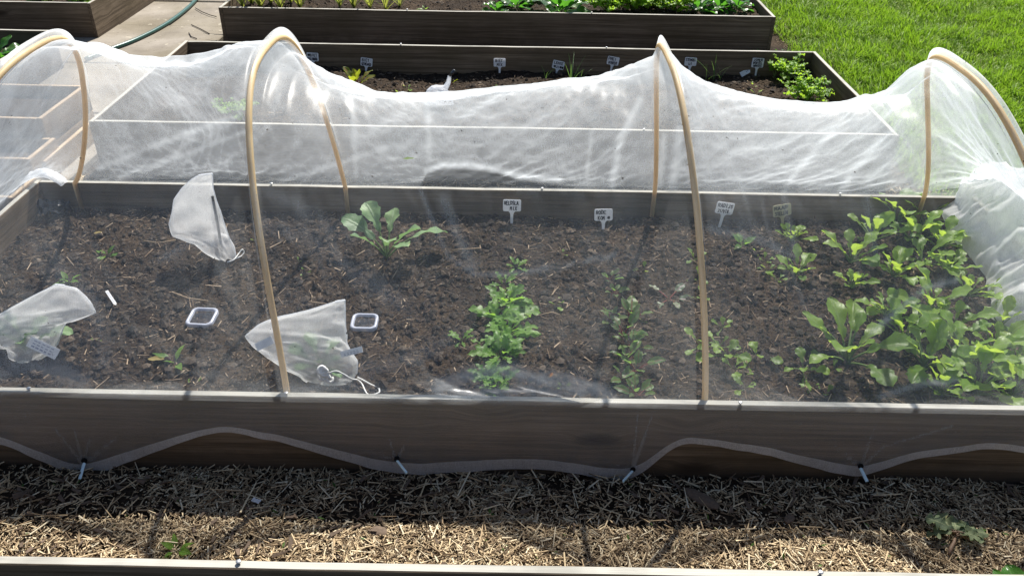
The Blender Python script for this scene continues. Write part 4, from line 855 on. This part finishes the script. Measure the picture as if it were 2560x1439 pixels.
def label(u, v, hu, hv, bedk, lines, lab, wd=.066, ht=.046, mat='white_plastic', slant=0.):
    zz = T-.1
    for _ in range(4): p = at(u, v, zz); zz = soilz(bedk, p[0], p[1])
    yl = {'second': Y2B-TH-.012, 'main': YB-TH-.012}[bedk]
    if p[1] > yl: p = aty(u, v, yl); zz = p[2]
    hd = aty(hu, hv, p[1]); H = math.hypot(hd[2]-zz, hd[0]-p[0]); rot = math.atan2(hd[0]-p[0], hd[2]-zz)
    root = empty('plant_label', (p[0], p[1], zz), lab, 'plant label', 'T shaped plant labels'); root.rotation_euler = (R(-4), rot+slant, 0)
    m = MB(); r = .006; out = []
    for (cx, cz, a0) in ((wd/2-r, ht/2-r, 0), (-wd/2+r, ht/2-r, 90), (-wd/2+r, -ht/2+r, 180)): out += [(cx+r*math.cos(R(a0+k*30)), H+cz+r*math.sin(R(a0+k*30))) for k in range(4)]
    out += [(-.013, H-ht/2), (-.0075, H-ht/2-.006), (-.0055, H-ht/2-.014), (-.0045, -.01), (0, -.03), (.0045, -.01), (.0055, H-ht/2-.014), (.0075, H-ht/2-.006), (.013, H-ht/2)]
    out += [(wd/2-r+r*math.cos(R(270+k*30)), H-ht/2+r+r*math.sin(R(270+k*30))) for k in range(4)]
    k = len(out); V = [(x, -.0009, z) for x, z in out]+[(x, .0009, z) for x, z in out]
    m.add(V, [tuple(range(k))]+[tuple(range(2*k-1, k-1, -1))]+[(i, i+k, (i+1) % k+k, (i+1) % k) for i in range(k)])
    m.build('panel', M[mat], root, False)
    m = MB(); nl = len(lines)
    for i, ln in enumerate(lines):
        tx, wf, dx = ln if isinstance(ln, tuple) else (ln, .8, 0.)
        lh = ht*(.30 if nl == 2 else .23); write(m, tx, dx*wd, H+ht*((.22-.46*i) if nl == 2 else (.29-.30*i)), lh, wd*wf, -.0016, .0030)
    m.build('lettering', M['ink'], root, False)
label(783, 168, 781, 143, 'second', ['#BIET', 'CYLINDRA'], 'white label with a black scribble, nearest the second hoop')
label(915, 178, 916, 156, 'second', [('BIET', .6, -.08), 'GEMENGD'], 'white label reading BIET GEMENGD behind the red stalked chard')
label(1249, 182, 1249, 157, 'second', [('BIET', .6, -.05), ('MIX', .48, 0)], 'white label reading BIET MIX')
label(1391, 183, 1396, 163, 'second', [('LENTE', .78, 0.), ('#UI##', .85, .05)], 'white label partly hidden by the tallest onion shoots')
label(1526, 182, 1533, 153, 'second', [('PREI', .66, -.08), ('WINTER', .72, 0)], 'tilted white label reading PREI WINTER')
label(1722, 185, 1727, 155, 'second', [('STENGEL', .86, 0), ('UI', .3, .0)], 'white label reading STENGEL UI right of the netting peak')
label(1889, 186, 1895, 158, 'second', [('ZOMER', .74, 0), ('WORTEL', .8, 0), ('NANTES', .7, .02)], 'white label with three lines reading ZOMER WORTEL NANTES', ht=.052)
label(1605, 190, 1606, 158, 'second', [('SJALOT', .7, 0), ('UI', .3, 0)], 'white label almost hidden behind the netting peak') if 0 else None
label(1279, 558, 1280, 515, 'main', [('VELDSLA', .8, -.04), ('MIX', .4, .08)], 'white label under the netting, leftmost against the back board')
label(1508, 572, 1509, 538, 'main', [('RODE', .55, -.14), ('KOM #', .66, .02)], 'white label reading RODE KOM left of the third hoop')
label(1798, 568, 1813, 522, 'main', [('RADIJS', .85, 0), ('31/V18.', .72, 0)], 'slanted white label right of the third hoop')
label(1957, 570, 1956, 527, 'main', [('RAAP', .75, -.05), ('STELEN', .7, -.05)], 'yellowed label behind the bushy radish', mat='aged_plastic')
# label lying in the second bed, and a stick label in the main bed
def strip(name, c, d, w_, th, mat, lab, cat, nrm=(0, -.6, .8), tip=.38):
    c, d, nrm = np.array(c), np.array(d, float), np.array(nrm, float); L = np.linalg.norm(d); d = d/L; s = np.cross(d, nrm); s /= np.linalg.norm(s); n_ = np.cross(s, d)
    m = MB(); V = []
    for k in (-1, 1):
        for (a, b) in ((-.5, -1), (tip, -1), (.5, 0), (tip, 1), (-.5, 1)): V.append(d*L*a+s*w_/2*b+n_*th/2*k)
    m.add(V, [(0, 1, 2, 3, 4), (9, 8, 7, 6, 5)]+[(i, i+5, (i+1) % 5+5, (i+1) % 5) for i in range(5)])
    o = m.build(name, M[mat], None, False); o.location = c; return tag(o, lab, cat), d, s, n_, L
a, b = at(268, 732, T-.095), at(292, 768, T-.097)
o, d, s, n_, L = strip('stick_label', (a+b)/2+np.array([0, 0, .008]), b-a, .009, .0012, 'white_plastic', 'thin white stick label lying flat on the soil right of the left mesh bag', 'plant label', (0, -.2, 1))
m = MB()
for k in range(7): c = d*L*(-.34+.1*k)+n_*.0011; m.add([c-s*.0028-d*.002, c+s*.0025-d*.001, c+s*.0028+d*.0018, c-s*.002+d*.0015], [(0, 1, 2, 3)])
m.build('lettering', M['ink_soft'], o, False)
c = p2(1862, 190); o, d, s, n_, L = strip('stick_label', np.array(c)+np.array([0, 0, .02]), (.05, .01, .028), .028, .0012, 'white_plastic', 'tipped over white label half buried left of the three line label', 'plant label', (0.1, -.8, .5))
m = MB()
for k in (0, 1): m.add([d*(.004+.008*k)-s*.006+n_*.001, d*(.008+.008*k)-s*.006+n_*.001, d*(.008+.008*k)+s*.004+n_*.001, d*(.004+.008*k)+s*.004+n_*.001], [(0, 1, 2, 3)])
m.build('lettering', M['ink_soft'], o, False)

# ---------------------------------------------------------------- mesh bags
def bag(rowspx, Y, tilt, depth, label_, seed):
    """rows of (left u, right u, v_left, v_right) traced bottom to top, laid on a plane leaning back, each an oval ring with real depth"""
    P0 = None; rings = []; n = 56
    zb = None; L, Rr = [], []
    for (ul, vl, ur, vr) in rowspx:
        # intersect with plane y = Y + tilt*(z - z0)
        def hit(u, v):
            y = Y
            for _ in range(8): p = aty(u, v, y); y = Y+tilt*(p[2]-(T-.10))
            return p
        L.append(hit(ul, vl)); Rr.append(hit(ur, vr))
    L, Rr = np.array(L), np.array(Rr); k = len(L); ts = np.linspace(0, k-1, 64)
    ip = lambda A, t: np.array([np.interp(t, range(k), A[:, c]) for c in range(3)])
    for t in ts:
        a, b = ip(L, t), ip(Rr, t); c = (a+b)/2; h = (b-a)/2; wd = np.linalg.norm(h); f_ = t/(k-1)
        dp = depth*min(1, wd/.05)*(.55+.45*math.sin(math.pi*min(1, f_*1.2)))*(1-.5*f_); ring = []
        for j in range(n):
            an = 2*math.pi*j/n; ca, sa = math.cos(an), math.sin(an); ww = 1+.14*nz(ca*1.5+seed, sa*1.5+f_*4, f_*3)+.10*(1-2*abs(nz(ca*2.2+f_*3, sa*2.2+seed, f_*4.)))+.045*(1-2*abs(nz(ca*4+f_*7, sa*4+seed, f_*9.)))
            ring.append(c+h*ca*(1+(ww-1)*(1-abs(ca)**6))+np.array([0, -1, .15])*dp*sa*ww*(1+.3*nz(f_*9, an*2, seed)))
        rings.append(ring)
    R_ = np.array(rings); base = R_[0].mean(0)
    root = empty('mesh_bag', base, label_, 'mesh bag', 'drawstring mesh bags over plants')
    m = MB(); m.grid(R_, closed=True); b_ = m.n-n; m.f.append(tuple(b_+j for j in range(n))); m.f.append(tuple(range(n))[::-1]); m.mi += [0, 0]
    m.build('bag', M['organza'], root, True, origin=base).location = (0, 0, 0)
    # seams down both sides
    m = MB(); m.tube(R_[:, 0], .0016, 5); m.tube(R_[:, n//2], .0016, 5); m.tube(R_[-1][list(range(0, n, 2))+[0]], .0018, 5); m.build('seam', M['organza_dense'], root, True, origin=base).location = (0, 0, 0)
    return root, base, R_
def cordpart(root, base, pts, r=.0022, name='drawstring'):
    P = np.array(pts); t = np.linspace(0, len(P)-1, len(P)*6); Q = np.stack([np.interp(t, range(len(P)), P[:, c]) for c in range(3)], 1)
    for _ in range(4): Q[1:-1] = (Q[:-2]+Q[1:-1]*2+Q[2:])/4
    m = MB(); m.tube(Q-base, r, 7); return m.build(name, M['cord'], root)
# upright bag on a stick
Yb = at(560, 648, T-.10)[1]
rw = [(560, 654, 578, 658), (535, 643, 590, 640), (505, 622, 584, 618), (480, 603, 575, 600), (430, 588, 570, 584), (422, 560, 561, 560), (430, 530, 552, 530), (435, 498, 541, 500), (455, 470, 533, 470), (478, 449, 532, 445), (497, 438, 531, 434)]
root, base, Rg = bag(rw, Yb, .10, .035, 'empty white mesh bag standing over a dark stick behind the others', 1.)
cordpart(root, base, [at(568, 655, T-.09), at(585, 650, T-.085), at(598, 632, T-.08), at(606, 622, T-.07), at(611, 630, T-.085), at(604, 640, T-.09), at(590, 646, T-.09)])
p0, p1 = aty(556, 640, Yb), aty(531, 490, Yb+.015); m = MB(); m.tube([p0-p0-np.array([0, 0, .02]), (p1-p0)*.5+np.array([.002, 0, 0]), p1-p0], [.0052, .005, .0046], 8)
o = m.build('stick', M['stick']); o.location = p0; tag(o, 'dark wooden stick propping the upright mesh bag', 'stick')
# left bag over a cabbage plant
Yb = at(70, 895, T-.10)[1]
rw = [(45, 902, 85, 904), (25, 884, 118, 888), (22, 866, 140, 866), (0, 862, 150, 842), (-40, 850, 160, 815), (-50, 830, 170, 800), (-40, 808, 205, 795), (0, 785, 240, 781), (35, 765, 229, 760), (85, 738, 212, 740), (122, 720, 192, 722), (138, 711, 160, 713)]
root, base, Rg = bag(rw, Yb, .45, .045, 'white mesh bag over a cabbage at the left edge, with a printed tag', 4.)
m = MB(); plant('cabbage_plant', 'cabbage', 0, 0, None, 'young cabbage plant inside the left mesh bag', 'plant', xyz=(at(48, 893, T-.1)[0], Yb+.04, T-.1), scale=.8)
def tagcard(u0, v0, u1, v1, y0, y1, w_, lab, lines=3, bend=0.):
    a, b = aty(u0, v0, y0), aty(u1, v1, y1); o, d, s, n_, L = strip('printed_tag', (a+b)/2, b-a, w_, .0010, 'white_plastic', lab, 'tag', (.1, -.75, .6), .499); m = MB()
    for k in range(lines):
        yy_ = w_*(.26-.26*k)
        for q_ in range(5):
            x0 = -L*.36+L*.145*q_; x1 = x0+L*U(.07, .12); hh = w_*.045*(1.6 if k == 0 else 1)
            m.add([d*x0+s*(yy_-hh)+n_*.001, d*x1+s*(yy_-hh)+n_*.001, d*x1+s*(yy_+hh)+n_*.001, d*x0+s*(yy_+hh)+n_*.001], [(0, 1, 2, 3)])
    m.build('print', M['ink_soft'], o, False); return o
tagcard(72, 852, 144, 886, Yb-.055, Yb-.07, .030, 'white plastic tag with grey print in front of the left mesh bag')
# front bag over a cabbage plant
Yb = at(815, 948, T-.10)[1]
rw = [(760, 944, 880, 951), (715, 918, 893, 930), (690, 898, 894, 905), (660, 880, 880, 882), (630, 860, 868, 860), (613, 839, 865, 836), (645, 812, 864, 814), (695, 792, 863, 790), (765, 777, 863, 770), (838, 754, 862, 750)]
root, base, Rg = bag(rw, Yb, .55, .05, 'white drawstring mesh bag over a cabbage beside the second hoop', 8.)
plant('cabbage_plant', 'cabbage', 0, 0, None, 'young cabbage plant inside the drawstring mesh bag', 'plant', xyz=(at(800, 930, T-.1)[0], Yb+.04, T-.1), scale=.68)
kz = lambda u, v, y=None: aty(u, v, (y or Yb-.055))
cordpart(root, base, [kz(815, 935), kz(840, 925), kz(860, 935), kz(880, 948), at(893, 948, T-.09), at(905, 958, T-.095), at(912, 975, T-.096), at(918, 985, T-.096), at(935, 986, T-.094), at(950, 980, T-.094), at(947, 968, T-.095), at(930, 962, T-.095), at(905, 948, T-.092), at(893, 942, T-.085)])
m = MB()
for k in range(5):
    c = kz(813+U(-12, 12), 925+k*5); a_ = np.linspace(0, 5.6, 14); ph = U(0, 3); m.tube([c-base+np.array([.010*math.cos(t+ph), .006*math.sin(t*1.3), .009*math.sin(t+ph*.5)]) for t in a_], .0042, 7)
m.build('knot', M['cord'], root)
tagcard(852, 886, 906, 872, Yb-.05, Yb-.055, .016, 'narrow white tag sticking out of the drawstring mesh bag', 2)
tagcard(640, 868, 682, 848, Yb+.01, Yb+.02, .022, 'white card inside the left corner of the drawstring mesh bag', 0)
# bag in the second bed
b0 = np.array(p2(1095, 262)); Yb = b0[1]; rw = [(1060, 262, 1135, 262), (1062, 240, 1130, 245), (1068, 225, 1126, 232), (1078, 216, 1118, 226), (1090, 213, 1122, 218), (1108, 216, 1126, 208), (1116, 205, 1127, 198), (1120, 190, 1127, 187)]
root, base, Rg = bag(rw, Yb, 0., .03, 'knotted white mesh bag poking above the netting in the labelled bed', 12.)
bpy.data.objects[root.children[0].name].data.materials[0] = M['organza_dense']
p0, p1 = aty(1124, 190, Yb), aty(1137, 176, Yb); m = MB(); m.tube([p0-base, (p0+p1)/2-base, p1-base], [.006, .008, .0085], 8); m.build('toggle', M['black'], root)

# ---------------------------------------------------------------- clear square lids on the soil
for (u, v, sx, sy, rz, lb) in [(507, 798, .082, .082, -.05, 'square clear plastic tray on the soil between the two front bags'), (912, 810, .080, .072, .0, 'square clear plastic tray half behind a fold of net, right of the drawstring bag')]:
    p = at(u, v, T-.10); root = empty('plastic_tray', (p[0], p[1], T-.098), lb, 'tray', 'clear plastic trays', rz); root.rotation_euler = (R(6), 0, rz); m = MB(); rings = []
    def rr(a, b, r, z):
        o_ = []
        for (cx, cy_, a0) in ((a-r, b-r, 0), (-a+r, b-r, 90), (-a+r, -b+r, 180), (a-r, -b+r, 270)): o_ += [(cx+r*math.cos(R(a0+k*15)), cy_+r*math.sin(R(a0+k*15)), z) for k in range(7)]
        return o_
    a, b = sx/2, sy/2
    m.grid(np.array([rr(a, b, .018, 0), rr(a, b, .018, .010), rr(a-.003, b-.003, .016, .0125), rr(a-.008, b-.008, .014, .0115), rr(a-.010, b-.010, .013, .004)]), closed=True); m.build('rim', M['milky'], root)
    m = MB(); m.add(rr(a-.010, b-.010, .013, .0042), [tuple(range(28))]); m.build('clear_panel', M['clear'], root, False)

# ---------------------------------------------------------------- odds and ends
def film(px, z0, sz, lb, seed, bedk):
    p = at(*px, z0); m = MB(); P = []
    for i in range(22):
        row = []
        for j in range(22):
            a, b = i/21-.5, j/21-.5; row.append((a*sz[0], .03*nz(a*5+seed, b*5, 1.)+sz[1]*b*.5, max(-.02, sz[2]*(.5-abs(b)*1.1)*(1-1.4*a*a)+.025*nz(a*7+seed, b*7, 4.)+.02)))
        P.append(row)
    m.grid(np.array(P)); o = m.build('plastic_film', M['black'], smooth=False); o.location = (p[0], p[1], z0); tag(o, lb, 'plastic film')
film((120, 530), T-.105, (.16, .16, .05), 'crumpled black plastic film in the back left corner of the netted bed', 2., 'main')
film((2005, 200), T-.14, (.20, .2, .09), 'crumpled black plastic film in the back right corner of the labelled bed', 6., 'second')
# garden hose on the path
hp_ = [at(u, v, .045) for u, v in [(215, 148), (268, 126), (330, 104), (385, 78), (420, 58), (448, 38), (470, 20), (490, 0), (505, -22)]]; m = MB(); P = np.array(hp_); t = np.linspace(0, len(P)-1, 60); Q = np.stack([np.interp(t, range(len(P)), P[:, c]) for c in range(3)], 1)
for _ in range(6): Q[1:-1] = (Q[:-2]+Q[1:-1]*2+Q[2:])/4
m.tube(Q, .0125, 12); tag(m.build('garden_hose', M['hose']), 'dark green garden hose curving along the slab path', 'hose')
# bits lying about
def bark(u, v, L, W, H, rz, lb, nm='bark_piece', mat='bark', cat='bark'):
    p = at(u, v, .02); m = MB(); P = []
    for i in range(14):
        t = i/13-.5; row = []
        wv = W*(1-.55*abs(2*t)**3)*(1+.2*nz(t*5, u)); hv = H*(1-.5*abs(2*t)**4)
        for j in range(10): a = 2*math.pi*j/10; row.append((t*L+.004*nz(t*8, j, u), wv/2*math.cos(a)*(1+.15*nz(t*9, j*2., 3)), hv/2*math.sin(a)*(1+.25*nz(t*9, j*3., 5))))
        P.append(row)
    m.grid(np.array(P), closed=True); m.f += [tuple(range(10))[::-1], tuple(130+j for j in range(10))]; m.mi += [0, 0]
    o = m.build(nm, M[mat], smooth=False); o.location = (p[0], p[1], .004+H*.6); o.rotation_euler = (.1, .05, rz); return tag(o, lb, cat)
bark(1755, 1240, .095, .035, .014, -.62, 'long slab of bark in the shade under the front board')
bark(1975, 1290, .035, .022, .012, .8, 'small grey wood chunk in the shaded mulch, right of the bark slab', 'wood_chunk', 'bark', 'wood chunk')
bark(945, 1320, .042, .03, .010, -.15, 'flat brown wood chip on the sunlit straw', 'wood_chunk', 'bark', 'wood chunk')
bark(1290, 1200, .025, .017, .012, .5, 'pale wood chunk in the shade below the middle of the board', 'wood_chunk', 'twig', 'wood chunk')
bark(1230, 1135*1.0+120, .02, .014, .01, .3, 'small brown clod in the shaded mulch', 'wood_chunk', 'bark', 'wood chunk')
p = at(640, 1250, .016); m = MB(); m.grid(np.array([[(a*.012, b*.006+.003*nz(a*2, b, 3.), .004*nz(a*3, b*3, 2.)) for b in (-1, -.3, .4, 1)] for a in np.linspace(-1, 1, 7)])); o = m.build('paper_scrap', M['white_plastic'], smooth=False); o.location = p; o.rotation_euler.z = -.4; tag(o, 'torn white scrap in the shaded mulch', 'scrap')
for k, (pts, lb) in enumerate([([(488, 20), (505, 30), (525, 38), (541, 42)], 'dry stem on the slabs by the corner of the farthest bed'), ([(478, 62), (500, 72), (524, 85)], 'longer dry stem on the slabs, touching the farthest bed'), ([(472, 82), (478, 92), (492, 97)], 'short curled dry stem on the slabs')]):
    m = MB(); m.tube([at(u, v, .038) for u, v in pts], [.003]*len(pts), 5); tag(m.build('twig', M['stick']), lb, 'twig', 'dry stems on the slab path')
for (a, b, c, bl, lb) in [((1060, 730), (1100, 742), (1115, 750), 'main', 0)][:0]: pass
for (p_, lb) in [([(360, 602), (395, 607), (440, 600)], 'long pale root lying left of the upright bag'), ([(430, 730), (470, 745), (520, 752)], 'pale root lying above the left lid'), ([(1130, 625), (1170, 622), (1200, 620)], 'straight pale straw behind the rocket row'), ([(1340, 790), (1380, 780), (1400, 787)], 'forked pale stem right of the rocket row')]:
    m = MB(); m.tube([at(u, v, T-.093) for u, v in p_], [.0022]*len(p_), 5); tag(m.build('root_strand', M['twig']), lb, 'root', 'pale roots on the bed soil')
